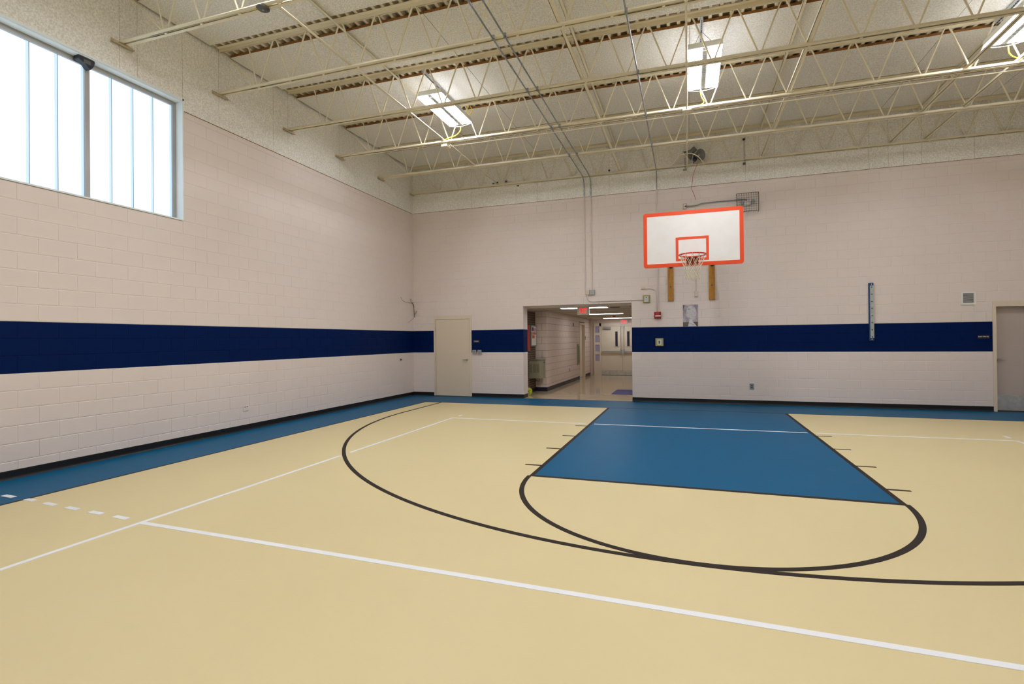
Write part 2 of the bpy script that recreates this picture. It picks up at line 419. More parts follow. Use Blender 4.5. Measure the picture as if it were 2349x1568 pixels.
# ------------------------------------------------------------------ ceiling: panels and steel deck (roof falls slightly to the right)
SLOPE = math.atan(0.0068)
YJ = [-0.07, -1.61, -3.18, -4.70, -6.225, -7.75, -9.28, -10.81]
ZC = 6.428; ZB = 5.735; ZTOP = 6.474
cl = thing('ceiling', 'tan acoustic ceiling panels hung under a fluted steel roof deck', 'ceiling', kind='structure')
cl.rotation_euler = (0, SLOPE, 0)
b = MB(); x = 0.0; zz = ZTOP
while x < XR+0.2:                                       # fluted deck, 6 inch pitch
    P = [(x, zz), (x+0.045, zz), (x+0.058, zz+0.075), (x+0.139, zz+0.075), (x+0.1524, zz)]
    for p, q in zip(P, P[1:]): b.quad([(p[0], YF, p[1]), (q[0], YF, q[1]), (q[0], 0.3, q[1]), (p[0], 0.3, p[1])])
    x += 0.1524
b.box(-0.3, XR+0.4, YF-0.3, 0.35, zz+0.09, zz+0.12)
b.build('roof_deck', 'deck', cl)
xs = [0.013, 1.86, 3.742, 5.62, 7.5, 9.38, 11.345, 13.22, XR+0.05]
bays = [(YJ[k+1]+0.19, YJ[k]-0.19) for k in range(len(YJ)-1)] + [(YF, YJ[-1]-0.19)]
for y0, y1 in bays:
    for x0, x1 in zip(xs, xs[1:]):
        b = MB(); g = 0.003
        b.box(x0+g, x1-g, y0, y1, ZC, ZC+0.04, 1)
        b.quad([(x0+g, y0, ZC-0.0005), (x1-g, y0, ZC-0.0005), (x1-g, y1, ZC-0.0005), (x0+g, y1, ZC-0.0005)], 0)
        b.build('ceiling_panel', ['panel', 'panel_edge'], cl)

# ------------------------------------------------------------------ steel joists
def angle_pair(b, x0, x1, z, up, leg=0.050, t=0.006, gap=0.012):
    s = 1 if up else -1       # up: vertical leg points up from z
    for sy in (-1, 1):
        ya, yb = sy*gap, sy*(gap+leg)
        b.box(x0, x1, min(ya, yb), max(ya, yb), min(z, z+s*t), max(z, z+s*t))
        yc = sy*(gap+t); b.box(x0, x1, min(ya, yc), max(ya, yc), min(z, z+s*leg), max(z, z+s*leg))
def joist_meshes():
    X1 = XR-0.02
    b = MB(); angle_pair(b, 0.02, X1, ZB-0.03, True); bot = b.mesh('bottom_chord', 'joist')
    b = MB(); angle_pair(b, 0.0, X1, ZTOP-0.002, False, leg=0.058, t=0.006); top = b.mesh('top_chord', 'joist')
    b = MB(); zl, zh = ZB-0.02, ZTOP-0.03
    b.tube([(0.06, 0, zh-0.02), (0.80, 0, zl)], 0.011, 6)
    b.tube([(0.60, 0, zh), (0.625, 0, zh-0.06), (0.805, 0, zl)], 0.0105, 6)
    k = 0
    while 0.839+0.635*(k+1) < X1:
        xb = 0.839+0.635*k; xt = xb+0.3175; xn = xb+0.635
        b.tube([(xb+0.012, 0, zl), (xt-0.052, 0, zh-0.07), (xt-0.03, 0, zh-0.022), (xt, 0, zh), (xt+0.03, 0, zh-0.022), (xt+0.052, 0, zh-0.07), (xn-0.012, 0, zl)], 0.0128, 6)
        b.tube([(xb-0.02, 0, zl-0.012), (xb+0.02, 0, zl-0.012)], 0.014, 6)
        k += 1
    web = b.mesh('web', 'joist')
    for p in web.polygons: p.use_smooth = True
    b = MB(); b.box(0.002, 0.05, -0.14, 0.14, ZB-0.058, ZB-0.05); b.box(0.002, 0.01, -0.14, 0.14, ZB-0.058, ZB-0.012)
    return bot, top, web, b.mesh('wall_plate', 'plate_shade')
JM = joist_meshes()
ORD = ['nearest the back wall', 'second from the back wall', 'third from the back wall, carrying the light conduit', 'fourth from the back wall', 'fifth from the back wall', 'sixth from the back wall, nearest the window mullion', 'seventh from the back wall, overhead', 'eighth from the back wall, overhead']
for y, od in zip(YJ, ORD):
    t = thing('roof_joist', 'cream open-web steel roof joist, '+od, 'joist', (0, y, 0), 'open-web roof joists')
    t.rotation_euler = (0, SLOPE, 0)
    for n, me in zip(('bottom_chord', 'top_chord', 'web', 'wall_plate'), JM): obj(n, me, t)
def zs_(x, z): return z - x*0.0068
def bridging(x, z, y0, y1, label, t=0.006, leg=0.042, name='bridging_angle', m='joist'):
    b = MB(); zz = zs_(x, z)
    b.box(x, x+leg, y0, y1, zz, zz+t); b.box(x, x+t, y0, y1, zz, zz+leg)
    return tag(b.build(name, m), label, 'bridging', 'bridging angles across the joists')
bridging(2.64, ZB+0.018, -11.2, -0.05, 'lower cream bridging angle left of the paired grey conduits')
bridging(5.88, ZB+0.018, -11.2, -0.05, 'lower cream bridging angle right of the paired grey conduits')
bridging(9.10, ZB+0.018, -11.2, -0.05, 'lower cream bridging angle right of the middle light')
bridging(11.60, ZB+0.018, -11.2, -0.05, 'lower cream bridging angle just left of the right-hand light')
bridging(12.22, ZB+0.018, -11.2, -0.05, 'rightmost lower cream bridging angle, under the right-hand light')
bridging(2.42, ZTOP-0.09, -11.2, -1.5, 'upper cream bridging angle near the left-hand light')
bridging(5.78, ZTOP-0.09, -11.2, -0.1, 'upper cream bridging angle between the left and middle lights')
bridging(9.08, ZTOP-0.09, -11.2, -0.1, 'upper cream bridging angle right of the middle light')
bridging(12.1, ZTOP-0.09, -11.2, -0.1, 'upper cream bridging angle by the right-hand light')

# ------------------------------------------------------------------ window in the left wall
XG = -0.15                                                        # glazing plane
wn = thing('window_1', 'long high window of white translucent vertical panels in grey frame', 'window', (0, 0, 0), kind='structure')
b = MB(); y0, y1, z0, z1 = WIN
b.box(XG-0.05, XG+0.02, y0, y1, z0+0.005, z0+0.055); b.box(XG-0.05, XG+0.02, y0, y1, z1-0.075, z1-0.012)
b.box(XG-0.05, XG+0.02, y1-0.055, y1, z0+0.055, z1-0.075); b.box(XG-0.05, XG+0.02, y0, y0+0.055, z0+0.055, z1-0.075)
b.build('window_frame', 'alum', wn)
b = MB(); b.box(XG+0.02, -0.002, y0, y1, z1-0.012, z1+0.012); b.box(XG+0.02, 0.012, y1-0.004, y1+0.01, z0+0.01, z1+0.012)
b.box(-0.01, 0.014, y0, y1+0.02, z1+0.0, z1+0.03); b.box(-0.01, 0.014, y1-0.002, y1+0.02, ZT-0.02, z1+0.03)
b.build('reveal_trim', 'white_trim', wn)
MB().prism([(XG+0.02, z0+0.045), (0.012, z0+0.024), (0.012, z0+0.004), (XG+0.02, z0+0.004)], 'y', y0, y1).build('window_sill', 'white_trim', wn)
nsec = 6; sec = (y1-y0)/nsec
pane_me = None
for s_ in range(nsec):
    ya = y1-s_*sec; yb = ya-sec
    if s_ < nsec-1:
        MB().box(XG-0.05, XG+0.025, yb-0.027, yb+0.027, z0+0.055, z1-0.075).build('mullion', 'alum', wn)
    a0, a1 = ya-(0.055 if s_ == 0 else 0.027), yb+(0.055 if s_ == nsec-1 else 0.027)
    pw = (a0-a1)/4
    for k in range(4):
        p1 = a0-k*pw; p0 = p1-pw
        MB().box(XG-0.03, XG-0.012, p0+0.002, p1-0.03, z0+0.055, z1-0.075).build('pane', 'pane', wn)
        if k < 3 or True:
            MB().box(XG-0.03, XG-0.004, p1-0.03, p1-0.002, z0+0.055, z1-0.075).build('glazing_bar', 'glaze_bar', wn)
            MB().box(XG-0.03, XG-0.002, p0-0.002, p0+0.003, z0+0.055, z1-0.075).build('glazing_seal', 'glaze_gap', wn)

# ------------------------------------------------------------------ storage door (door_1) and right-hand door (door_3)
def lever(parent, x, y, z, dirx):
    h = MB().lathe((x, y, z), (0, -1, 0), [(0.034, 0), (0.034, 0.006), (0.014, 0.012), (0.012, 0.045), (0.0, 0.046)], 16)
    h.tube([(x, y-0.045, z), (x+dirx*0.03, y-0.052, z), (x+dirx*0.13, y-0.05, z)], [0.011, 0.01, 0.008], 8)
    return h.build('door_handle', 'steel', parent, smooth=True)
d = thing('door_1', 'plain tan storage door with lever handle left of the corridor', 'door', (0, 0, 0), kind='structure')
def door_frame(D, jw, hd, dep=0.12, front=-0.012):
    b = MB(); b.box(D[0], D[0]+jw, front, dep, 0, D[3]); b.box(D[1]-jw, D[1], front, dep, 0, D[3]); b.box(D[0]+jw, D[1]-jw, front, dep, D[3]-hd, D[3])
    b.box(D[0]+jw, D[0]+jw+0.016, 0.04, dep, 0, D[3]-hd); b.box(D[1]-jw-0.016, D[1]-jw, 0.04, dep, 0, D[3]-hd)
    return b
door_frame(D1, 0.055, 0.1).build('door_frame', 'frame_paint', d)
leaf = MB().box(D1[0]+0.063, D1[1]-0.063, -0.004, 0.04, 0.014, D1[3]-0.108).build('door_leaf', 'door_paint', d)
lever(leaf, D1[1]-0.13, -0.004, 1.02, -1)
for z in (0.2, 1.03, 1.86):
    MB().tube([(D1[0]+0.058, -0.016, z-0.06), (D1[0]+0.058, -0.016, z+0.06)], 0.009, 8).build('hinge', 'steel', d, smooth=True)
MB().box(D1[0], D1[1], -0.02, 0.1, 0.0, 0.012).build('threshold', 'base_black', d)
MB().box(D1[0]-0.05, D1[1]+0.05, 0.13, 0.2, 0, 2.3).build('backing', 'dark_slot', d)  # dark sheet colouring the shadow line in the gap around the leaf
d3 = thing('door_3', 'tan door with metal kick plate at the right edge', 'door', (0, 0, 0), kind='structure')
door_frame(D3, 0.058, 0.112, 0.2).build('door_frame', 'frame_paint', d3)
leaf = MB().box(D3[0]+0.06, D3[1]-0.06, 0.125, 0.165, 0.015, D3[3]-0.114).build('door_leaf', 'door_grey', d3)
lever(leaf, D3[0]+0.12, 0.125, 1.05, 1)
MB().box(D3[0]+0.075, D3[1]-0.075, 0.121, 0.126, 0.025, 0.325).build('kick_plate', 'kick_steel', leaf)
MB().box(D3[0], D3[1], 0.0, 0.2, 0.0, 0.014).build('threshold', 'dark_slot', d3)
MB().box(D3[0]-0.05, D3[1]+0.05, 0.22, 0.28, 0, 2.3).build('backing', 'dark_slot', d3)

# ------------------------------------------------------------------ corridor beyond the opening
CZ = 2.40; YC, XA, XB, YEND, XRC = 1.86, 3.07, 3.43, 8.80, 6.9
fo = MB().box(2.6, XRC+0.3, 0.37, YEND+0.2, -0.2, 0.0).build('floor', 'hall_floor'); tag(fo, 'glossy tan corridor floor beyond the wide opening', 'floor', kind='structure')
MB().box(OP[0], OP[1], 0.0, 0.37, -0.001, 0.0012).build('threshold_strip', 'hall_floor', fo)
co = MB().box(2.6, XRC+0.3, 0.37, YEND+0.2, CZ, CZ+0.1).build('ceiling', 'hall_ceiling'); tag(co, 'pale suspended corridor ceiling with thin grid lines', 'ceiling', kind='structure')
for yy in (1.6, 2.82, 4.04, 5.26, 6.48, 7.7):
    MB().box(2.7, XRC, yy-0.008, yy+0.008, CZ-0.004, CZ+0.01).build('grid_bar', 'hall_grid', co)
for xx in (3.6, 4.82, 6.04):
    MB().box(xx-0.008, xx+0.008, 0.4, YEND, CZ-0.004, CZ+0.01).build('grid_bar', 'hall_grid', co)
MB().box(OP[0], OP[1], 0.352, 0.366, CZ-0.0, 2.4575).build('header_back', 'wall_paint', co)
def hall_light(x0, x1, y, label):
    t = thing('ceiling_light', label, 'light', (0, 0, CZ), 'corridor ceiling lights')
    MB().box(x0-0.03, x1+0.03, y-0.16, y+0.16, -0.006, 0.02).build('housing', 'lamp_body', t)
    MB().box(x0, x1, y-0.13, y+0.13, -0.012, -0.006).build('diffuser', 'hall_light', t)
hall_light(4.18, 5.42, 0.72, 'corridor ceiling light nearest the gym, behind the big exit sign')
hall_light(4.22, 5.40, 4.25, 'second corridor ceiling light from the opening')
hall_light(4.18, 5.44, 7.95, 'corridor ceiling light farthest in, above the double doors')
v = thing('air_vent', 'small dark air grille in the corridor ceiling', 'vent', (5.62, 0.78, CZ))
MB().box(-0.14, 0.14, -0.1, 0.1, -0.008, 0.01).build('grille_frame', 'hall_grid', v)
for k in range(5): MB().box(-0.12, 0.12, -0.08+k*0.036, -0.065+k*0.036, -0.012, -0.008).build('slat', 'dark_slot', v)
b = MB().lathe((4.88, 5.9, CZ), (0, 0, -1), [(0.06, 0), (0.06, 0.03), (0.04, 0.05), (0, 0.052)], 16).build('ceiling_strobe', 'alarm_red', smooth=True)
tag(b, 'small red alarm strobe on the corridor ceiling', 'alarm')
# corridor left side: brick stretch, block return, long block wall
wc = thing('wall_corridor', 'tan block corridor wall with dark joints beside the fountain', 'wall', kind='structure')
b = MB(); b.box(2.6, XB-E0, YC+E0, 6.57, 0, CZ+0.05); b.box(2.6, XB-E0, 7.66, YEND+0.1, 0, CZ+0.05); b.box(2.6, XB-E0, 6.57, 7.66, 2.2, CZ+0.05)
b.build('wall_core', 'hall_joint', wc)
DS = (6.57, 7.66, 0.0, 2.2)
lay(wc, 'left', (YC, YEND), YC, [DS], XB-E0, 300, mats=('hall_wall', 'hall_wall'), zmax=CZ)
lay(wc, 'back', (XA, XB), XA, [], YC+E0, 300, mats=('hall_wall', 'hall_wall'), zmax=CZ)
b = MB(); b.box(XA, XB+0.008, YC-0.008, YC, 0, 0.12); b.box(XB, XB+0.008, YC, 6.57, 0, 0.12); b.box(XB, XB+0.008, 7.66, YEND, 0, 0.12); b.box(XA, XA+0.008, 0.4, YC, 0, 0.1)
bo = b.build('baseboard_corridor', 'base_navy'); tag(bo, 'dark navy base along the corridor wall', 'baseboard', kind='structure')
wk = MB().box(2.7, XA-E0, 0.37, YC+0.02, 0, CZ+0.05).build('wall_brick', 'mortar'); tag(wk, 'dark brown brick wall stretch behind the drinking fountain', 'wall', kind='structure')
b = MB(); R = face_dir('left')
for k in range(36):
    z0 = k*0.0677; t = 0.37+(0.1016 if k % 2 else 0.0)-0.2
    while t < YC:
        a0, a1 = max(t, 0.38), min(t+0.2032, YC)
        if a1-a0 > 0.03 and z0+0.0677 < CZ:
            p0 = Vector((XA-E0, (a0+a1)/2, z0+0.034)); JT_ = JT
            block_geo(b, a1-a0-0.003, 0.0657, 0, lambda x, y, z: tuple(p0 + R @ Vector((x, y, z))))
        t += 0.2032
b.build('brick_field', 'brick', wk)['kind'] = 'stuff'
wx = MB().box(XRC, XRC+0.2, 0.37, YEND+0.1, 0, CZ+0.05).build('wall_corridor', 'hall_wall'); tag(wx, 'tan corridor wall on the hidden right side', 'wall', kind='structure')
we = MB().box(2.6, XRC+0.2, YEND+0.06, YEND+0.2, 0, CZ+0.05).build('wall_corridor_end', 'hall_wall'); tag(we, 'tan end wall of the corridor around the double doors', 'wall', kind='structure')
# side door in the corridor
ds = thing('door_4', 'narrow tan side door and frame in the corridor wall', 'door', (0, 0, 0), kind='structure')
b = MB(); b.box(XB-0.2, XB+0.015, DS[0], DS[0]+0.05, 0, DS[3]); b.box(XB-0.2, XB+0.015, DS[1]-0.05, DS[1], 0, DS[3]); b.box(XB-0.2, XB+0.015, DS[0]+0.05, DS[1]-0.05, DS[3]-0.07, DS[3])
b.build('door_frame', 'frame_paint', ds)
MB().box(XB-0.14, XB-0.1, DS[0]+0.05, DS[1]-0.05, 0.01, DS[3]-0.07).build('door_leaf', 'door_paint', ds)
# double doors at the end
dd = thing('door_2', 'pair of tan doors with push bars at the corridor end', 'door', (0, 0, 0), kind='structure')
yd = YEND
b = MB(); b.box(3.596, 3.655, yd, yd+0.08, 0, 2.22); b.box(3.84, 3.915, yd, yd+0.08, 0, 2.22); b.box(3.655, 5.75, yd, yd+0.08, 2.10, 2.22); b.box(5.70, 5.77, yd, yd+0.08, 0, 2.1)
b.box(3.655, 3.84, yd+0.01, yd+0.07, 0, 0.607)
for z0, z1 in ((0.891, 1.01), (1.304, 1.413), (1.699, 1.81)): b.box(3.655, 3.84, yd+0.01, yd+0.07, z0, z1)
b.build('door_frame', 'frame_paint', dd)
for z0, z1 in ((0.607, 0.891), (1.01, 1.304), (1.413, 1.699), (1.81, 2.10)):
    MB().box(3.655, 3.84, yd+0.035, yd+0.045, z0, z1).build('side_pane', 'hall_glass', dd)
for (x0, x1, lx, s) in ((3.92, 4.812, (4.515, 4.617), 1), (4.818, 5.70, (5.011, 5.114), -1)):
    lf = MB().box(x0, x1, yd+0.02, yd+0.06, 0.01, 2.095).build('door_leaf', 'door_paint', dd)
    b = MB(); q = (lx[0]-0.03, lx[1]+0.03, 1.2, 1.89)
    b.box(q[0], q[1], yd+0.012, yd+0.02, q[2], q[2]+0.03); b.box(q[0], q[1], yd+0.012, yd+0.02, q[3]-0.03, q[3]); b.box(q[0], q[0]+0.03, yd+0.012, yd+0.02, q[2], q[3]); b.box(q[1]-0.03, q[1], yd+0.012, yd+0.02, q[2], q[3])
    b.build('lite_frame', 'frame_paint', lf)
    MB().box(lx[0], lx[1], yd+0.016, yd+0.021, 1.23, 1.86).build('vision_pane', 'lite_glass', lf)
    cx_ = x1-0.06 if s == 1 else x0+0.06
    b = MB(); b.box(min(x0+0.03, cx_), max(x0+0.03, cx_) if s == 1 else x1-0.03, yd-0.06, yd-0.02, 0.985, 1.035) if s == 1 else b.box(cx_, x1-0.03, yd-0.06, yd-0.02, 0.985, 1.035)
    b.box(cx_-0.03, cx_+0.03, yd-0.07, yd+0.02, 0.9, 1.10)
    b.build('push_bar', 'steel', lf)
    b = MB().tube([(cx_, yd-0.01, 1.1), (cx_, yd-0.01, 2.03)], 0.009, 6); b.box(cx_-0.018, cx_+0.018, yd-0.03, yd+0.02, 1.97, 2.09); b.box(cx_-0.015, cx_+0.015, yd-0.02, yd+0.02, 1.52, 1.55)
    b.build('vertical_rod', 'steel', lf)
    MB().box(x0+0.02, x1-0.015, yd+0.014, yd+0.02, 0.015, 0.215).build('kick_plate', 'kick_steel', lf)
    if s == 1:
        MB().box(4.0, 4.34, yd-0.04, yd+0.02, 1.955, 2.06).build('door_closer', 'steel', lf)
# exit signs
def exit_sign(name, label, x, y, z, wd, ht, dep, size, sx):
    t = thing(name, label, 'exit sign', (x, y, z), 'exit signs')
    MB().box(-wd/2, wd/2, 0, dep, -ht/2, ht/2).build('sign_case', 'sign_white', t, bevel=0.004)
    MB().box(-wd/2-0.004, wd/2+0.004, -0.003, 0.004, ht/2-0.006, ht/2+0.004).build('sign_trim', 'sign_white', t)
    text_part('lettering', 'EXIT', size, 'exit_red', t, (0, -0.003, -0.004), FACE_Y, sx)
    return t
exit_sign('exit_sign', 'red lettered exit sign hanging at the near end of the corridor', 4.83, 0.45, 2.298, 0.32, 0.2, 0.06, 0.2, 0.5)
MB().tube([(4.83, 0.48, 2.39), (4.83, 0.48, CZ)], 0.012, 8).build('sign_stem', 'sign_white', None)
o_ = bpy.data.objects['sign_stem']; o_.parent = bpy.data.objects['exit_sign']; o_.location = (-4.83, -0.45, -2.298)
exit_sign('exit_sign', 'red lettered exit sign above the corridor double doors', 4.893, YEND-0.02, 2.262, 0.32, 0.2, 0.06, 0.2, 0.5)
# fountain, cases, floor things
t = thing('drinking_fountain', 'olive grey wall drinking fountain on the brick wall', 'fountain', (XA, 1.2, 0.43))
MB().box(0, 0.34, 0, 0.55, 0, 0.52).build('cabinet', 'fountain', t, bevel=0.01)
b = MB(); b.box(-0.0, 0.36, -0.015, 0.565, 0.525, 0.55); b.box(0.02, 0.33, 0.03, 0.52, 0.55, 0.552)
b.build('basin', 'steel', t)
for k in range(3): MB().box(0.03+k*0.105, 0.11+k*0.105, -0.006, 0.004, 0.17, 0.42).build('louver_panel', 'fountain_dark', t)
MB().tube([(0.28, 0.42, 0.55), (0.28, 0.42, 0.6), (0.26, 0.40, 0.62)], 0.012, 8).build('spout', 'steel', t, smooth=True)
MB().tube(smooth_path([(0.12, 0.5, 0.0), (0.18, 0.52, -0.09), (0.1, 0.55, -0.12), (0.02, 0.56, -0.08)]), 0.006, 6).build('drain_tube', 'dark_grey', t)
MB().box(0.335, 0.344, 0.36, 0.5, 0.42, 0.47).build('badge', 'dark_grey', t)
t = thing('display_case', 'grey framed notice case with flag sheet on the brick wall', 'display case', (XA, 1.3, 1.35))
MB().box(0, 0.05, 0, 0.53, 0, 0.63).build('case_frame', 'case_grey', t, bevel=0.006)
MB().box(0.05, 0.052, 0.04, 0.49, 0.04, 0.59).build('notice_sheet', 'paper', t)
for k in range(6): MB().box(0.052, 0.0535, 0.06, 0.47, 0.34+k*0.036, 0.358+k*0.036).build('flag_stripe', 'paper_red', t)
MB().box(0.053, 0.0545, 0.06, 0.22, 0.46, 0.57).build('flag_canton', 'paper_blue', t)
MB().box(0.053, 0.0545, 0.08, 0.32, 0.24, 0.33).build('orange_notice', 'paper_orange', t)
t = thing('framed_board', 'wood framed red board on the brick wall at the opening edge', 'notice board', (XA, 0.62, 1.23))
MB().box(0, 0.03, 0, 0.65, 0, 0.75).build('board_frame', 'wood_red', t, bevel=0.004)
MB().box(0.03, 0.032, 0.05, 0.56, 0.06, 0.69).build('board_face', 'paper_red', t)
t = thing('lime_wheel', 'lime green wheel standing on edge behind the opening corner', 'wheel', (3.185, 0.78, 0.105))
MB().lathe((0, 0.02, 0), (0.1, -1, 0), [(0.085, -0.01), (0.104, 0), (0.105, 0.03), (0.096, 0.04), (0.078, 0.036), (0.07, 0.04), (0.03, 0.046), (0, 0.046)], 28).build('tread', 'lime', t, smooth=True)
MB().lathe((0.0, -0.022, 0), (0.1, -1, 0), [(0.022, 0), (0.022, 0.006), (0, 0.007)], 14).build('hub', 'lime_dark', t)
for a in (-0.9, 0.5, 2.0, 3.6): MB().lathe((0.055*math.cos(a), -0.02, 0.055*math.sin(a)), (0.1, -1, 0), [(0.013, 0), (0.013, 0.004), (0, 0.005)], 10).build('hole_cap', 'lime_dark', t)
mo = MB().prism([(5.4, 1.5), (6.35, 1.5), (6.35, 2.72), (5.4, 2.72)], 'z', 0.001, 0.012).build('floor_mat', 'mat_blue'); tag(mo, 'blue violet mat on the corridor floor', 'mat')
# small fittings on the corridor wall
def fitting(name, label, cat, y, z, wy, hz, m='case_grey', dep=0.02, inner=None):
    t = thing(name, label, cat, (XB, y, z))
    MB().box(0, dep, -wy/2, wy/2, -hz/2, hz/2).build('plate', m, t, bevel=0.003)
    if inner: MB().box(dep, dep+0.006, -wy*0.3, wy*0.3, -hz*0.42, hz*0.42).build('insert', inner, t)
fitting('extinguisher_cabinet', 'tall grey extinguisher cabinet on the corridor wall', 'cabinet', 6.33, 0.965, 0.36, 0.8, 'fountain', 0.03, 'fountain_dark')
fitting('wall_plate', 'small metal plate high on the corridor wall', 'wall plate', 5.5, 2.09, 0.07, 0.13, 'case_grey', 0.02, 'dark_grey')
fitting('wall_outlet', 'tan outlet low on the corridor wall', 'outlet', 4.8, 0.46, 0.08, 0.12, 'beige_box', 0.008, 'dark_grey')
fitting('light_switch', 'metal switch plate just past the corridor side door', 'switch', 7.75, 1.6, 0.1, 0.16, 'case_grey', 0.012, 'dark_grey')
fitting('wall_plate', 'narrow plate near the corridor far corner', 'wall plate', 8.48, 1.3, 0.06, 0.14, 'beige_box', 0.012)

# ------------------------------------------------------------------ basketball hoop
BX0, BX1, BZ0, BZ1, BY = 6.647, 8.477, 2.948, 4.02, -2.45
bx = (BX0+BX1)/2
hp = thing('basketball_hoop', 'white backboard with orange border, rim and net on wall struts', 'basketball hoop', (bx, 0, 2.45))
def rrect(x0, x1, z0, z1, R, n=6):
    P = []
    for cx, cz, a in ((x1-R, z1-R, 0), (x0+R, z1-R, 90), (x0+R, z0+R, 180), (x1-R, z0+R, 270)):
        for i in range(n+1): t = math.radians(a+90*i/n); P.append((cx+R*math.cos(t), cz+R*math.sin(t)))
    return P
def loc(pts): return [(p[0]-bx, p[1]-2.45) for p in pts]
bd = MB().prism(loc(rrect(BX0, BX1, BZ0, BZ1, 0.045)), 'y', BY, BY+0.035, 0).build('backboard', ['board_white'], hp)
def frame_strip(x0, x1, z0, z1, wd, R, y0, y1):
    o_ = loc(rrect(x0, x1, z0, z1, R) if R else [(x1, z1), (x0, z1), (x0, z0), (x1, z0)])
    i_ = loc([(x1-wd, z1-wd)]*7+[(x0+wd, z1-wd)]*7+[(x0+wd, z0+wd)]*7+[(x1-wd, z0+wd)]*7) if R else loc([(x1-wd, z1-wd), (x0+wd, z1-wd), (x0+wd, z0+wd), (x1-wd, z0+wd)])
    b = MB(); n = len(o_); i = len(b.v)
    b.v += [(p[0], y0, p[1]) for p in o_]+[(p[0], y0, p[1]) for p in i_]+[(p[0], y1, p[1]) for p in o_]+[(p[0], y1, p[1]) for p in i_]
    for k in range(n):
        k2 = (k+1) % n
        b.f += [(k, k2, n+k2, n+k), (2*n+k, 2*n+k2, k2, k), (n+k, n+k2, 3*n+k2, 3*n+k), (2*n+k, 3*n+k, 3*n+k2, 2*n+k2)]; b.m += [0]*4
    return b
frame_strip(BX0-0.002, BX1+0.002, BZ0-0.002, BZ1+0.002, 0.07, 0.047, BY-0.003, BY+0.038).build('border', 'orange', bd)
frame_strip(7.257, 7.865, 3.046, 3.512, 0.05, 0, BY-0.002, BY+0.002).build('target_square', 'orange', bd)
RZ, RY, RR = 3.10-2.45, -2.835, 0.2385
rm = MB().tube([(RR*math.cos(2*math.pi*k/40), RY+RR*math.sin(2*math.pi*k/40), RZ) for k in range(40)], 0.0125, 10, closed=True).build('rim', 'rim_red', hp, smooth=True)
b = MB(); b.box(-0.105, 0.105, BY-0.012, BY-0.003, RZ-0.15, RZ-0.005); b.box(-0.11, 0.11, BY-0.15, BY-0.01, RZ-0.012, RZ-0.004)
b.prism([(BY-0.012, RZ-0.012), (BY-0.14, RZ-0.012), (BY-0.012, RZ-0.11)], 'x', -0.105, -0.098); b.prism([(BY-0.012, RZ-0.012), (BY-0.14, RZ-0.012), (BY-0.012, RZ-0.11)], 'x', 0.098, 0.105)
b.build('rim_bracket', 'rim_dark', rm)
for s in (-1, 1): MB().tube([(s*0.09, BY-0.02, RZ-0.03), (s*0.15, BY-0.2, RZ-0.012), (s*0.19, BY-0.3, RZ-0.012)], 0.007, 8).build('rim_brace', 'rim_red', rm)
b = MB(); NN = 12
rows = [(0.232, -0.004), (0.185, -0.15), (0.148, -0.23), (0.133, -0.29), (0.125, -0.35), (0.121, -0.405), (0.128, -0.452)]
def npnt(row, k): Rr, dz = rows[row]; a = 2*math.pi*(k+0.5*(row % 2))/NN; return (Rr*math.cos(a), RY+Rr*math.sin(a), RZ+dz)
for k in range(NN):
    for row in range(len(rows)-1):
        o2 = 0 if row % 2 == 0 else 1
        b.tube([npnt(row, k), npnt(row+1, k-1+o2)], 0.0042, 5, cap=False); b.tube([npnt(row, k), npnt(row+1, k+o2)], 0.0042, 5, cap=False)
    a = 2*math.pi*k/NN
    b.tube([((RR+0.012*math.cos(t))*math.cos(a), RY+(RR+0.012*math.cos(t))*math.sin(a), RZ+0.012*math.sin(t)-0.002) for t in [2*math.pi*j/8 for j in range(8)]], 0.0028, 4, closed=True)
b.build('net', 'net', hp)
for x0, x1 in ((7.013, 7.148), (7.945, 8.083)):
    up = MB().box(x0-bx, x1-bx, -0.042, -0.001, 2.456-2.45, 4.42-2.45).build('upright', 'wood', hp, bevel=0.004)
    xm = (x0+x1)/2-bx
    for zz in (2.797, 4.2): MB().lathe((xm, -0.042, zz-2.45), (0, -1, 0), [(0.02, 0), (0.02, 0.006), (0.011, 0.007), (0.011, 0.018), (0, 0.019)], 12).build('bolt', 'dark_grey', up, smooth=True)
    MB().lathe((xm+0.01, -0.042, 3.285-2.45), (0, -1, 0), [(0.05, 0), (0.05, 0.01), (0.03, 0.012), (0, 0.013)], 16).build('pipe_flange', 'black_plastic', up, smooth=True)
    MB().tube([(xm+0.01, -0.045, 3.285-2.45), (xm+0.01, BY+0.07, 3.285-2.45)], 0.021, 10).build('support_pipe', 'black_plastic', hp, smooth=True)
    MB().tube([(xm+0.01, -0.045, 4.3-2.45), (xm+0.01, BY+0.07, 3.92-2.45)], 0.021, 10).build('support_pipe', 'black_plastic', hp, smooth=True)
    MB().tube([(xm+0.01, BY+0.07, 3.02-2.45), (xm+0.01, BY+0.07, 4.015-2.45), (xm+0.01, BY+0.07, 4.035-2.45)], [0.026, 0.026, 0.014], 10).build('mast_pipe', 'dark_grey', hp, smooth=True)
    for zz in (3.2, 3.8): MB().box(xm-0.05, xm+0.07, BY+0.036, BY+0.06, zz-0.025-2.45, zz+0.025-2.45).build('clamp', 'dark_grey', hp)
MB().tube([(7.08-bx, BY+0.07, 3.3-2.45), (8.015-bx, BY+0.07, 3.85-2.45)], 0.015, 8).build('cross_brace', 'dark_grey', hp, smooth=True)

# ------------------------------------------------------------------ things on the back wall
def plate_box(name, label, cat, x0, x1, z0, z1, dep, m, bevel=0.004, y=0.0):
    t = thing(name, label, cat, ((x0+x1)/2, y, (z0+z1)/2))
    a, h = (x1-x0)/2, (z1-z0)/2
    MB().box(-a, a, -dep, 0.002, -h, h).build('body', m, t, bevel=bevel)
    return t
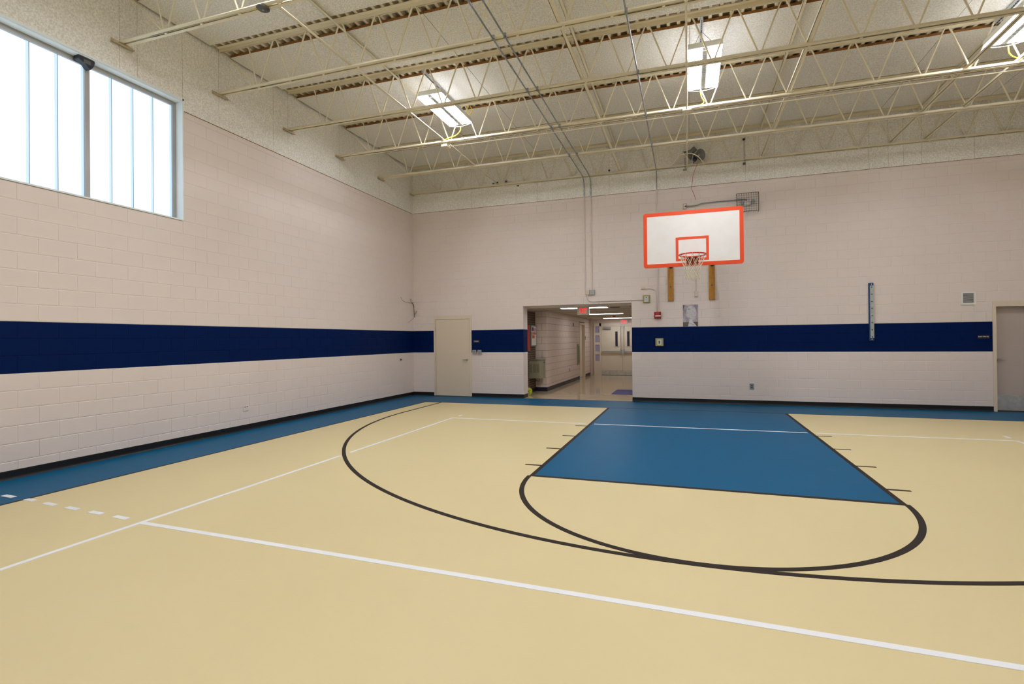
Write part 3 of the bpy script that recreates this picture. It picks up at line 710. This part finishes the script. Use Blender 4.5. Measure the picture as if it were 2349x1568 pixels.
# signs
t = plate_box('room_sign', 'small dark sign lettered STORAGE beside the tan door', 'sign', 1.86, 2.045, 1.478, 1.552, 0.006, 'sign_dark', 0.001)
text_part('lettering', 'STORAGE', 0.034, 'sign_text', t, (-0.004, -0.0075, 0.008), FACE_Y, 0.9)
t = plate_box('room_sign', 'small dark sign lettered ELECTRICAL by the right-hand door', 'sign', 13.115, 13.31, 1.482, 1.555, 0.006, 'sign_dark', 0.001)
text_part('lettering', 'ELECTRICAL', 0.034, 'sign_text', t, (0, -0.0075, 0.006), FACE_Y, 0.95)
# twin metal outlet boxes
for x0, lb in ((1.845, 'grey metal box nearest the storage door, left of two'), (1.998, 'grey metal box right of its twin beside the storage door')):
    t = plate_box('outlet_box', lb, 'outlet box', x0, x0+0.106, 1.173, 1.283, 0.05, 'grey_box', 0.006)
    MB().box(-0.03, 0.03, -0.055, -0.048, -0.034, 0.034).build('cover', 'galv', t)
    MB().tube([(0.053, -0.025, 0.0), (0.1, -0.025, 0.0)] if x0 < 1.9 else [(0.053, -0.025, 0.0), (0.068, -0.025, 0)], 0.011, 8).build('nipple', 'steel', t)
t = plate_box('access_plate', 'navy painted blank plate in the band left of the corridor', 'wall plate', 2.351, 2.53, 1.33, 1.648, 0.006, 'wall_blue', 0.003)
MB().box(-0.075, 0.075, -0.0085, -0.006, -0.135, 0.135).build('cover', 'wall_blue', t)
# junction boxes at the foot of the conduit pair
t = plate_box('junction_box', 'cream junction box below the left conduit of the pair', 'junction box', 4.992, 5.096, 2.68, 2.803, 0.055, 'beige_box')
MB().box(-0.045, 0.045, -0.06, -0.055, -0.052, 0.052).build('cover', 'beige_box', t)
t = plate_box('junction_box', 'grey junction box below the right conduit of the pair', 'junction box', 5.102, 5.23, 2.676, 2.799, 0.055, 'grey_box')
MB().box(-0.055, 0.055, -0.06, -0.055, -0.052, 0.052).build('cover', 'grey_box', t)
# keypad under clear guard
t = plate_box('keypad_guard', 'keypad under clear yellowish guard above the corridor corner', 'keypad', 6.416, 6.592, 2.42, 2.62, 0.012, 'guard', 0.006)
MB().box(-0.07, 0.07, -0.05, -0.012, -0.085, 0.085).build('guard_cover', 'guard', t, bevel=0.008)
k_ = MB().box(-0.045, 0.047, -0.056, -0.05, -0.065, 0.066).build('keypad', 'keypad', t)
MB().box(-0.016, 0.016, -0.058, -0.056, 0.03, 0.046).build('display', 'dark_slot', k_)
for i in range(3):
    for j in range(3): MB().box(-0.03+i*0.024, -0.014+i*0.024, -0.058, -0.056, -0.045+j*0.022, -0.032+j*0.022).build('key', 'grey_box', k_)
# fire alarm
t = plate_box('fire_alarm', 'red fire alarm horn strobe right of the corridor', 'alarm', 6.686, 6.845, 2.032, 2.2, 0.05, 'alarm_red', 0.008)
MB().lathe((0.0, -0.05, 0.04), (0, -1, 0), [(0.035, 0), (0.033, 0.003), (0.0, 0.003)], 16).build('horn_grille', 'rim_dark', t)
MB().box(-0.055, 0.078, -0.062, -0.048, -0.03, -0.002).build('strobe_lens', 'strobe', t, bevel=0.004)
MB().box(-0.025, 0.025, -0.053, -0.05, -0.062, -0.05).build('bottom_slot', 'dark_slot', t)
# thermostat
t = plate_box('thermostat', 'thermostat in clear guard on the navy band', 'thermostat', 6.708, 6.895, 1.366, 1.557, 0.045, 'guard', 0.006)
k_ = MB().box(-0.045, 0.045, -0.052, -0.045, -0.062, 0.062).build('face', 'keypad', t)
MB().box(-0.02, 0.02, -0.054, -0.052, -0.038, 0.038).build('display', 'dark_grey', k_)
# raceway box
t = plate_box('raceway_box', 'cream box with raceway below the net', 'junction box', 7.62, 7.7, 2.542, 2.672, 0.03, 'beige_box')
MB().box(-0.016, 0.018, -0.014, 0.001, 0.065, 2.05).build('raceway', 'beige_box', t)
# poster
t = thing('poster', 'grey poster with pale path and green leaves above navy band', 'poster', (7.5265, -0.001, 2.0925))
hw, hh = 0.1735, 0.2615
MB().box(-hw, hw, -0.003, 0.0, -hh, hh).build('sheet', 'poster_grey', t)
def pq(name, poly, m, y): MB().prism(poly, 'y', -y, -0.003).build(name, m, t)
pq('print_floor', [(-hw+0.004, -hh+0.004), (hw-0.004, -hh+0.004), (hw-0.004, -0.15), (-hw+0.004, -0.158)], 'poster_dark', 0.0032)
pq('print_corner', [(-hw+0.003, 0.12), (-hw+0.04, hh-0.01), (-hw+0.003, hh-0.004)], 'poster_dark', 0.0032)
pq('print_glow', [(0.02+0.105*math.cos(a)*(1.05), 0.06+0.18*math.sin(a)) for a in [2*math.pi*k/24 for k in range(24)]], 'poster_glow', 0.0034)
pq('print_path', [(-0.055, -hh+0.006), (0.14, -hh+0.006), (0.055, -0.155), (0.03, -0.1), (-0.02, -0.1), (-0.035, -0.155)], 'poster_pale', 0.0036)
for k in range(26):
    cl_ = random.random() < 0.5
    cx_, cz_ = (-0.045, 0.13) if cl_ else (0.07, 0.03)
    lx, lz, ls = cx_+random.gauss(0, 0.024), cz_+random.gauss(0, 0.05), random.uniform(0.006, 0.012)
    an = random.uniform(0, 3.1)
    pq('print_leaf', [(lx+ls*1.5*math.cos(an), lz+ls*1.5*math.sin(an)), (lx+ls*0.6*math.cos(an+1.57), lz+ls*0.6*math.sin(an+1.57)), (lx-ls*1.5*math.cos(an), lz-ls*1.5*math.sin(an)), (lx-ls*0.6*math.cos(an+1.57), lz-ls*0.6*math.sin(an+1.57))], 'poster_green', 0.004)
for (x0, x1, z) in ((0.04, 0.09, 0.205), (0.03, 0.11, 0.178), (-0.12, -0.02, -0.05), (-0.12, 0.0, -0.078), (-0.03, 0.035, -0.205), (0.03, 0.09, -0.222)):
    pq('print_line', [(x0, z), (x1, z), (x1, z+0.01), (x0, z+0.01)], 'poster_ink', 0.0042)
# vent, peg strip, outlet
t = thing('wall_vent', 'white louvered wall vent left of the right-hand door', 'vent', (12.963, 0, 2.3165))
b = MB(); b.box(-0.124, 0.124, -0.02, 0.002, -0.132, -0.096); b.box(-0.124, 0.124, -0.02, 0.002, 0.1, 0.132); b.box(-0.124, -0.092, -0.02, 0.002, -0.096, 0.1); b.box(0.092, 0.124, -0.02, 0.002, -0.096, 0.1)
b.build('frame', 'vent_white', t)
MB().box(-0.092, 0.092, -0.004, 0.002, -0.096, 0.1).build('recess', 'dark_slot', t)
for k in range(11):
    z = -0.092+k*0.0172
    MB().prism([(-0.018, z+0.001), (-0.015, z+0.001), (-0.007, z+0.007), (-0.010, z+0.007)], 'x', -0.092, 0.092).build('slat', 'vent_white', t)
t = thing('anchor_strip', 'tall blue strip with perforated metal face on the back wall', 'wall strip', (11.24, 0, 2.0815))
MB().box(-0.044, 0.044, -0.04, 0.001, -0.6255, 0.6255).build('backing_board', 'peg_blue', t, bevel=0.003)
st = MB().box(-0.026, 0.043, -0.052, -0.04, -0.5625, 0.5675).build('metal_strip', 'peg_metal', t)
for k in range(8):
    MB().lathe((0.006, -0.052, 0.53-k*0.153), (0, -1, 0), [(0.013, 0), (0.013, 0.002), (0, 0.0025)], 10).build('hole', 'hole', st)
for z in (0.595, -0.592): MB().lathe((0.006, -0.04, z), (0, -1, 0), [(0.012, 0), (0.012, 0.004), (0, 0.006)], 10).build('screw', 'steel', t)
t = plate_box('wall_outlet', 'grey duplex outlet low on the wall under the hoop', 'outlet', 8.808, 8.906, 0.352, 0.49, 0.012, 'galv', 0.003)
for z in (0.02, -0.02): MB().lathe((0, -0.012, z), (0, -1, 0), [(0.017, 0), (0.017, 0.002), (0, 0.0025)], 14).build('socket', 'black_plastic', t)
# emergency light in wire cage with its feed box
EMER = t = thing('emergency_light', 'twin-head emergency light in wire cage with grey conduit above backboard', 'emergency light', (8.8, -0.008, 4.655))
MB().box(-0.07, 0.07, -0.07, 0.006, -0.05, 0.05).build('battery_case', 'lamp_white', t, bevel=0.01)
for s in (-1, 1):
    h_ = MB().lathe((s*0.115, -0.07, 0.025), (s*0.35, -1, -0.2), [(0.02, -0.04), (0.04, 0), (0.045, 0.03), (0.04, 0.035), (0, 0.036)], 16).build('lamp_head', 'grey_box', t, smooth=True)
b = MB(); cw_, chh, cd = 0.23, 0.208, 0.15
for k in range(10):
    xx = -cw_+2*cw_*k/9; b.tube([(xx, 0, -chh), (xx, -cd, -chh), (xx, -cd, chh), (xx, 0, chh)], 0.0028 if 0 < k < 9 else 0.006, 5)
for k in range(9):
    zz = -chh+2*chh*k/8; b.tube([(-cw_, 0, zz), (-cw_, -cd, zz), (cw_, -cd, zz), (cw_, 0, zz)], 0.0028 if 0 < k < 8 else 0.006, 5)
b.build('wire_cage', 'cage_wire', t)
t = plate_box('outlet_box', 'small brown edged outlet box just above the backboard', 'outlet box', 7.383, 7.467, 4.647, 4.781, 0.02, 'wood', 0.002)
MB().box(-0.03, 0.03, -0.026, -0.02, -0.055, 0.055).build('cover', 'lamp_white', t)
MB().tube([(0.0, -0.03, -0.004), (0.04, -0.04, -0.004)], 0.02, 8).build('plug', 'dark_grey', t)
MB().tube(smooth_path([(p[0]+7.425-8.8, p[1], p[2]+4.714-4.655) for p in ((0.045, -0.04, -0.004), (0.15, -0.04, -0.012), (0.27, -0.035, -0.004), (0.38, -0.03, 0.03), (0.5, -0.03, 0.034), (0.9, -0.03, 0.04), (1.3, -0.04, 0.036), (1.36, -0.06, 0.0))]), 0.013, 8).build('flexible_conduit', 'galv', EMER, smooth=True)
# small sensor and its bent conduit
t = thing('heat_sensor', 'small tan sensor on a bent conduit beside the keypad', 'sensor', (6.43, 0, 2.787))
MB().tube([(-0.05, -0.025, 0), (0.045, -0.025, 0)], 0.022, 10).build('sensor_body', 'beige_box', t, smooth=True)
MB().tube(smooth_path([(0.045, -0.02, 0), (0.17, -0.02, -0.008), (0.26, -0.02, -0.04), (0.302, -0.02, -0.11), (0.305, -0.02, -0.25)])+[Vector((0.305, -0.02, -0.585))], 0.011, 8).build('bent_conduit', 'wall_paint', t, smooth=True)
# conduit from junction box to keypad
o = MB().tube(smooth_path([(5.035, -0.02, 2.68), (5.04, -0.02, 2.6), (5.075, -0.02, 2.535), (5.15, -0.02, 2.509), (5.4, -0.02, 2.508), (6.42, -0.02, 2.508)]), 0.012, 8).build('conduit', 'wall_paint', smooth=True)
tag(o, 'painted conduit bending over the corridor opening to the keypad', 'conduit')
# overhead conduits
def overhead(x, label, zlow, painted=True, ztopw=5.62):
    t = thing('conduit', label, 'conduit', (x, 0, 0), 'grey conduits across the roof joists')
    zc_ = zs_(x, ZB-0.03)-0.016; R = 0.0115
    pts = [Vector((0, YJ[-1], zc_)), Vector((0, -0.42, zc_))] + smooth_path([(0, -0.42, zc_), (0, -0.16, zc_-0.03), (0, -0.05, zc_-0.13), (0, -0.03, zc_-0.26), (0, -0.03, ZT+0.02)])[1:]
    MB().tube(pts, R, 8).build('conduit_run', 'galv', t, smooth=True)
    MB().tube([(0, -0.022, ZT+0.03), (0, -0.022, zlow)], R, 8).build('conduit_drop', 'wall_paint' if painted else 'galv', t, smooth=True)
    for y in YJ[1:]:
        b = MB(); b.box(-0.018, 0.018, y-0.062, y-0.04, zc_-0.018, zc_+0.05); b.box(-0.012, 0.012, y-0.05, y-0.03, zc_+0.0, zc_+0.06); b.build('clamp', 'galv', t)
    for yy in (-7.0, -5.5, -2.4): MB().tube([(0, yy, zc_), (0, yy-0.07, zc_)], R+0.005, 8).build('coupling', 'steel', t, smooth=True)
    MB().tube([(0, -0.03, zc_-0.3), (0, -0.03, zc_-0.36)], R+0.005, 8).build('coupling', 'steel', t, smooth=True)
    return t
overhead(4.985, 'left grey conduit of the overhead pair dropping down the back wall', 2.80)
overhead(5.155, 'right grey conduit of the overhead pair dropping down the back wall', 2.80)
overhead(6.775, 'single grey overhead conduit dropping to the red fire alarm', 2.2)
# cream conduit above the hoop with junction box
t = thing('conduit', 'cream conduit running straight overhead above the hoop', 'conduit', (7.49, 0, 0))
zc_ = zs_(7.49, ZB-0.03)-0.016
MB().tube([(0, YJ[-1], zc_), (0, YJ[0], zc_)], 0.013, 8).build('conduit_run', 'joist', t, smooth=True)
MB().box(-0.075, 0.075, YJ[2]-0.1, YJ[2]+0.02, zc_-0.03, zc_+0.03).build('junction_box', 'joist', t, bevel=0.005)
for y in (YJ[0], YJ[1], YJ[3], YJ[4]): MB().box(-0.02, 0.02, y-0.06, y-0.04, zc_-0.02, zc_+0.05).build('clamp', 'joist', t)
t = thing('conduit', 'cream conduit along the third joist feeding the lights', 'conduit', (0, YJ[2]+0.085, 0))
MB().tube([(2.62, 0, zs_(2.62, ZB-0.077)), (XR-0.3, 0, zs_(XR-0.3, ZB-0.077))], 0.011, 8).build('conduit_run', 'joist', t, smooth=True)
MB().box(2.58, 2.72, -0.1, 0.05, zs_(2.6, ZB-0.1), zs_(2.6, ZB-0.03)).build('junction_box', 'joist', t, bevel=0.005)

# ------------------------------------------------------------------ high-bay lights
def make_light(name, label):
    t = thing(name, label, 'light', (0, 0, 0), 'suspended high-bay lights')
    W2, L2 = 0.25, 0.66
    MB().box(-W2, W2, -L2, L2, 0.012, 0.1).build('housing', 'lamp_body', t, bevel=0.008)
    for s in (-1, 1):
        MB().box(min(s*0.042, s*0.247), max(s*0.042, s*0.247), -L2+0.012, L2-0.012, 0.0, 0.012).build('lens', 'lamp_lens', t)
        MB().box(s*0.125-0.1, s*0.125+0.1, -L2+0.06, L2-0.06, 0.1, 0.103).build('uplight_slot', 'lamp_up', t)
    sp = MB().box(-0.042, 0.042, -L2+0.02, L2-0.02, 0.004, 0.012).build('spine', 'lamp_louver', t)
    b = MB()
    for k in range(40): yy = -L2+0.05+k*0.0315; b.box(-0.038, 0.038, yy, yy+0.012, -0.006, 0.004)
    b.build('louver', 'lamp_louver', sp)
    b = MB()
    for yy in (-L2+0.01, L2-0.01):
        b.tube([(-W2+0.5*k/10, yy, -0.004-0.035*math.sin(math.pi*k/10)) for k in range(11)], 0.004, 5)
    for xx in (-W2+0.003, W2-0.003): b.tube([(xx, -L2, -0.004), (xx, L2, -0.004)], 0.004, 5)
    for k in range(1, 9):
        yy = -L2+2*L2*k/9; b.tube([(-W2+0.003, yy, -0.004), (-W2+0.003, yy, 0.02)], 0.003, 4); b.tube([(W2-0.003, yy, -0.004), (W2-0.003, yy, 0.02)], 0.003, 4)
    b.build('wire_guard', 'lamp_body', t)
    b = MB()
    for yy in (-0.42, 0.42):
        for s in (-1, 1): b.tube([(s*0.2, yy, 0.1), (-0.05, yy, 0.40)], 0.0035, 4)
    b.build('hanging_chain', 'chain', t)
    b = MB(); yy0, yy1 = -0.80, 0.78
    b.box(-0.072, -0.03, yy0, yy1, 0.40, 0.404); b.box(-0.072, -0.068, yy0, yy1, 0.36, 0.40); b.box(-0.034, -0.03, yy0, yy1, 0.36, 0.40)
    k = yy0+0.03
    ch_ = b.build('strut_channel', 'strut', t)
    b = MB()
    while k < yy1-0.03: b.box(-0.058, -0.044, k, k+0.028, 0.357, 0.362); k += 0.05
    b.build('strut_slots', 'black_plastic', ch_)
    return t
L0 = make_light('hanging_light', 'suspended bright light fixture at left, above the paired conduits')
index_children(L0)
PL = [(3.06, 0), (7.765, 0), (12.03, 0)]
LBL = ['suspended bright light fixture at left of the paired conduits', 'suspended bright light fixture in the middle, above the hoop', 'suspended bright light fixture cut by the right edge']
for (px, _), lb in zip(PL, LBL):
    o = L0 if px < 4 else copy_tree(L0)
    o.location = (px, -3.90, zs_(px, 6.01)); o['label'] = lb
for px, yy, lb in ((3.06, -8.5, 'unseen suspended light fixture overhead by the window, out of frame'), (7.765, -8.5, 'added unseen light fixture over the court middle, out of frame'),
                   (7.765, -13.1, 'added unseen light fixture above the camera, out of frame'), (3.06, -17.7, 'added unseen light fixture behind the camera on the window side'),
                   (7.765, -17.7, 'added unseen light fixture behind the camera in the middle'), (12.03, -17.7, 'added unseen light fixture behind the camera on the right')):
    o = copy_tree(L0); o.location = (px, yy, zs_(px, 6.01)); o['label'] = lb  # unseen fixtures, added and placed to set the light level
# cords
def cord(label, pts, m='yellow_cord', rad=0.008, name='power_cord'):
    o = MB().tube(smooth_path(pts), rad, 6).build(name, m, smooth=True); return tag(o, label, 'cord')
cord('yellow cord looping from the left-hand light to the joist', [(3.05, -3.222, 5.97), (3.03, -3.205, 5.88), (2.92, -3.2, 5.80), (2.8, -3.2, 5.78), (2.66, -3.2, 5.74), (2.62, -3.19, 5.68)])
cord('yellow cord from the middle light down to the joist box', [(7.72, -3.222, 5.94), (7.74, -3.205, 5.84), (7.78, -3.2, 5.74), (7.7, -3.23, 5.675), (7.58, -3.23, 5.66), (7.52, -3.22, 5.665)])
cord('yellow cord from the right-hand light down to the joist', [(12.1, -3.222, 5.91), (12.12, -3.205, 5.8), (12.2, -3.2, 5.72), (12.34, -3.2, 5.70), (12.5, -3.2, 5.68)])
cord('yellow cord coil by the left light strut at the joist', [(3.28, -3.3, 6.34), (3.22, -3.28, 6.22), (3.26, -3.28, 6.14), (3.33, -3.28, 6.22), (3.3, -3.28, 6.32)])
# grey disc on the sixth joist
t = thing('ceiling_sensor', 'dark grey disc fixture hanging from the sixth joist', 'sensor', (2.52, YJ[5], 5.685))
MB().lathe((0, 0, 0), (0, 0, -1), [(0.03, -0.02), (0.075, 0.0), (0.078, 0.015), (0.06, 0.028), (0, 0.03)], 24).build('disc', 'dark_grey', t, smooth=True)
MB().lathe((0.0, 0, -0.03), (0, 0, -1), [(0.014, 0), (0.012, 0.004), (0, 0.005)], 12).build('lens', 'grey_box', t)
MB().tube([(-0.06, 0.0, 0.01), (-0.14, 0, 0.012)], 0.009, 6).build('yellow_lead', 'yellow_cord', t)
# motion sensor at the window mullion
t = thing('motion_sensor', 'black wedge sensor at the window head by the mullion', 'sensor', (-0.07, -8.13, 5.27))
MB().prism([(-0.11, 0.055), (0.075, 0.055), (0.085, 0.03), (0.07, -0.03), (0.035, -0.085), (0.0, -0.065), (-0.02, -0.035), (-0.11, 0.0)], 'x', -0.05, 0.05).build('case', 'black_plastic', t, bevel=0.008)
MB().box(0.05, 0.053, -0.05, 0.03, -0.03, 0.02).build('lens', 'dark_grey', t)

# ------------------------------------------------------------------ horns and cables near the back wall
t = thing('horn_speaker', 'pair of grey horn speakers high on the last joist', 'speaker', (7.66, -0.3, 5.80))
def horn(c, d, parent, k=1.0):
    hh_ = MB().lathe(c, d, [(0.045*k, -0.12*k), (0.05*k, -0.11*k), (0.05*k, -0.02*k), (0.06*k, 0.0), (0.078*k, 0.03*k), (0.115*k, 0.08*k), (0.122*k, 0.085*k), (0.112*k, 0.078*k), (0.07*k, 0.03*k), (0.04*k, 0.0), (0.0, -0.005)], 28).build('horn', 'horn_grey', parent, smooth=True)
    dv = Vector(d).normalized()
    MB().lathe(tuple(Vector(c)+dv*0.0), d, [(0.018, -0.01), (0.02, 0.03), (0.012, 0.045), (0, 0.046)], 12).build('phase_plug', 'lamp_white', hh_, smooth=True)
    return hh_
horn((0.075, 0.0, 0.0), (0.62, -0.78, -0.1), t, 1.08)
horn((-0.09, 0.04, 0.1), (-0.75, 0.25, -0.55), t, 1.2)
b = MB(); b.tube([(0.0, 0.03, 0.06), (0.0, 0.03, -0.08), (0.02, 0.02, -0.12)], 0.018, 8); b.lathe((0.0, 0.0, -0.08), (0, -1, 0), [(0.05, -0.03), (0.05, 0.02), (0, 0.03)], 14)
b.build('mounting_bracket', 'black_plastic', t, smooth=True)
MB().tube([(-0.02, 0.08, -0.1), (-0.02, 0.2, -0.1)], 0.012, 8).build('mounting_arm', 'black_plastic', t)
MB().tube(smooth_path([(p[0]-7.66, p[1]+0.3, p[2]-5.80) for p in ((7.12, -0.14, 5.66), (7.25, -0.3, 5.77), (7.34, -0.47, 5.80), (7.47, -0.5, 5.805), (7.6, -0.5, 5.79), (7.74, -0.5, 5.70), (7.87, -0.14, 5.645))]), 0.011, 6).build('feed_conduit', 'joist', t, smooth=True)
cord('thin red cable hanging below the horn speakers', [(7.73, -0.25, 5.72), (7.70, -0.2, 5.6), (7.66, -0.12, 5.53), (7.62, -0.06, 5.42), (7.6, -0.03, 5.25), (7.585, -0.02, 5.17), (7.6, -0.01, 5.08), (7.65, -0.008, 4.95), (7.67, -0.008, 4.85)], 'red_cord', 0.005, 'cable')
t = thing('beam_clamp', 'small dark clamp and rod on the last joist right of horns', 'clamp', (8.74, -0.1, 5.6))
MB().tube([(0, 0, 0.5), (0, 0, 0.0)], 0.006, 6).build('rod', 'dark_grey', t)
MB().lathe((0, 0, 0.5), (0, 0, 1), [(0.025, 0), (0.03, 0.02), (0.02, 0.04), (0, 0.041)], 12).build('knob', 'black_plastic', t, smooth=True)
MB().box(-0.03, 0.03, -0.03, 0.03, -0.06, -0.02).build('nut', 'dark_grey', t)
t = thing('beam_clamp', 'small brass clamp under the last joist left of horns', 'clamp', (7.44, -0.1, 5.59))
MB().tube([(0, 0, 0.26), (0, 0, 0.0)], 0.006, 6).build('rod', 'dark_grey', t)
MB().box(-0.05, 0.04, -0.03, 0.03, -0.04, -0.015).build('plate', 'guard', t)
t = thing('wire_bracket', 'bent wire bracket with black clips on the last joist', 'bracket', (2.9, -0.2, 5.68))
MB().tube(smooth_path([(-0.06, 0, -0.03), (0.0, 0, -0.085), (0.1, 0, -0.1), (0.35, 0, -0.105)]), 0.012, 6).build('wire_arm', 'joist', t, smooth=True)
MB().tube(smooth_path([(-0.1, 0, 0.06), (0.0, 0, 0.13), (0.1, 0, 0.1), (0.24, 0, 0.04)]), 0.011, 6).build('wire_arm', 'joist', t, smooth=True)
MB().box(-0.04, 0.05, -0.02, 0.02, 0.09, 0.15).build('pulley', 'beige_box', t, bevel=0.01)
for x, z in ((0.03, 0.06), (-0.22, 0.06), (-0.33, 0.045), (0.36, -0.09)): MB().box(x-0.025, x+0.03, -0.015, 0.015, z-0.014, z+0.014).build('clip', 'black_plastic', t, bevel=0.004)
o = MB().lathe((5.633, -0.1, 5.75), (0.4, -1, 0), [(0.02, 0), (0.026, 0.02), (0.012, 0.04), (0, 0.041)], 10).build('cable_clip', 'black_plastic', smooth=True)
tag(o, 'tiny dark clip on the last joist above the conduits', 'clip')

# ------------------------------------------------------------------ loose wires in the corner, left wall fittings
t = thing('loose_wires', 'tangle of loose dark wires hanging in the room corner', 'wires', (0, 0, 2.4))
def wire(pts, rad=0.005, m='brown_wire', n=5): MB().tube(smooth_path([(p[0], p[1], p[2]-2.4) for p in pts], n), rad, 5).build('wire', m, t, smooth=True)
wire([(0.01, -0.659, 2.753), (0.015, -0.603, 2.675), (0.02, -0.489, 2.635), (0.03, -0.334, 2.617), (0.04, -0.122, 2.617), (0.05, -0.05, 2.645)], 0.0045)
wire([(0.04, -0.122, 2.617), (0.05, -0.21, 2.65), (0.05, -0.255, 2.72), (0.05, -0.2, 2.725), (0.05, -0.147, 2.67), (0.04, -0.122, 2.617)], 0.005)
wire([(0.04, -0.122, 2.62), (0.05, -0.06, 2.56), (0.05, -0.045, 2.437), (0.05, -0.03, 2.295), (0.05, -0.02, 2.217)], 0.008)
wire([(0.04, -0.12, 2.62), (0.06, -0.085, 2.52), (0.06, -0.06, 2.40), (0.05, -0.035, 2.3)], 0.005)
wire([(0.05, -0.02, 2.24), (0.03, -0.08, 2.18), (0.015, -0.2, 2.11), (0.01, -0.304, 2.062)], 0.0035)
wire([(0.045, -0.03, 2.33), (0.05, -0.03, 2.305), (0.085, -0.03, 2.325), (0.115, -0.03, 2.36), (0.13, -0.03, 2.4)], 0.006)
wire([(0.02, -0.012, 2.64), (0.08, -0.012, 2.666), (0.323, -0.012, 2.643), (0.522, -0.012, 2.648), (0.759, -0.012, 2.672)], 0.0035, 'wall_paint')
wire([(0.759, -0.012, 2.672), (0.70, -0.012, 2.5), (0.64, -0.012, 2.36)], 0.0028, 'wall_paint')
wire([(0.06, -0.01, 2.28), (0.2, -0.01, 2.282), (0.32, -0.01, 2.263)], 0.0028, 'wall_paint')
t = thing('wall_outlet', 'cream outlet plate low on the left wall', 'outlet', (0, -5.72, 0.39))
MB().box(0, 0.008, -0.06, 0.06, -0.046, 0.046).build('plate', 'wall_paint', t, bevel=0.003)
for yy in (-0.02, 0.028): MB().box(0.008, 0.0095, yy-0.014, yy+0.014, 0.018, 0.03).build('socket', 'dark_grey', t)
t = thing('wall_bumper', 'small dark metal knob on the left wall near corner', 'bumper', (0, -0.69, 1.045))
MB().lathe((0, 0, 0), (1, 0, 0), [(0.032, 0), (0.03, 0.012), (0.016, 0.016), (0.016, 0.03), (0, 0.031)], 16).build('knob', 'dark_grey', t, smooth=True)
MB().lathe((0.03, 0, 0), (1, 0, 0), [(0.014, 0), (0.01, 0.012), (0, 0.013)], 12).build('tip', 'black_plastic', t, smooth=True)
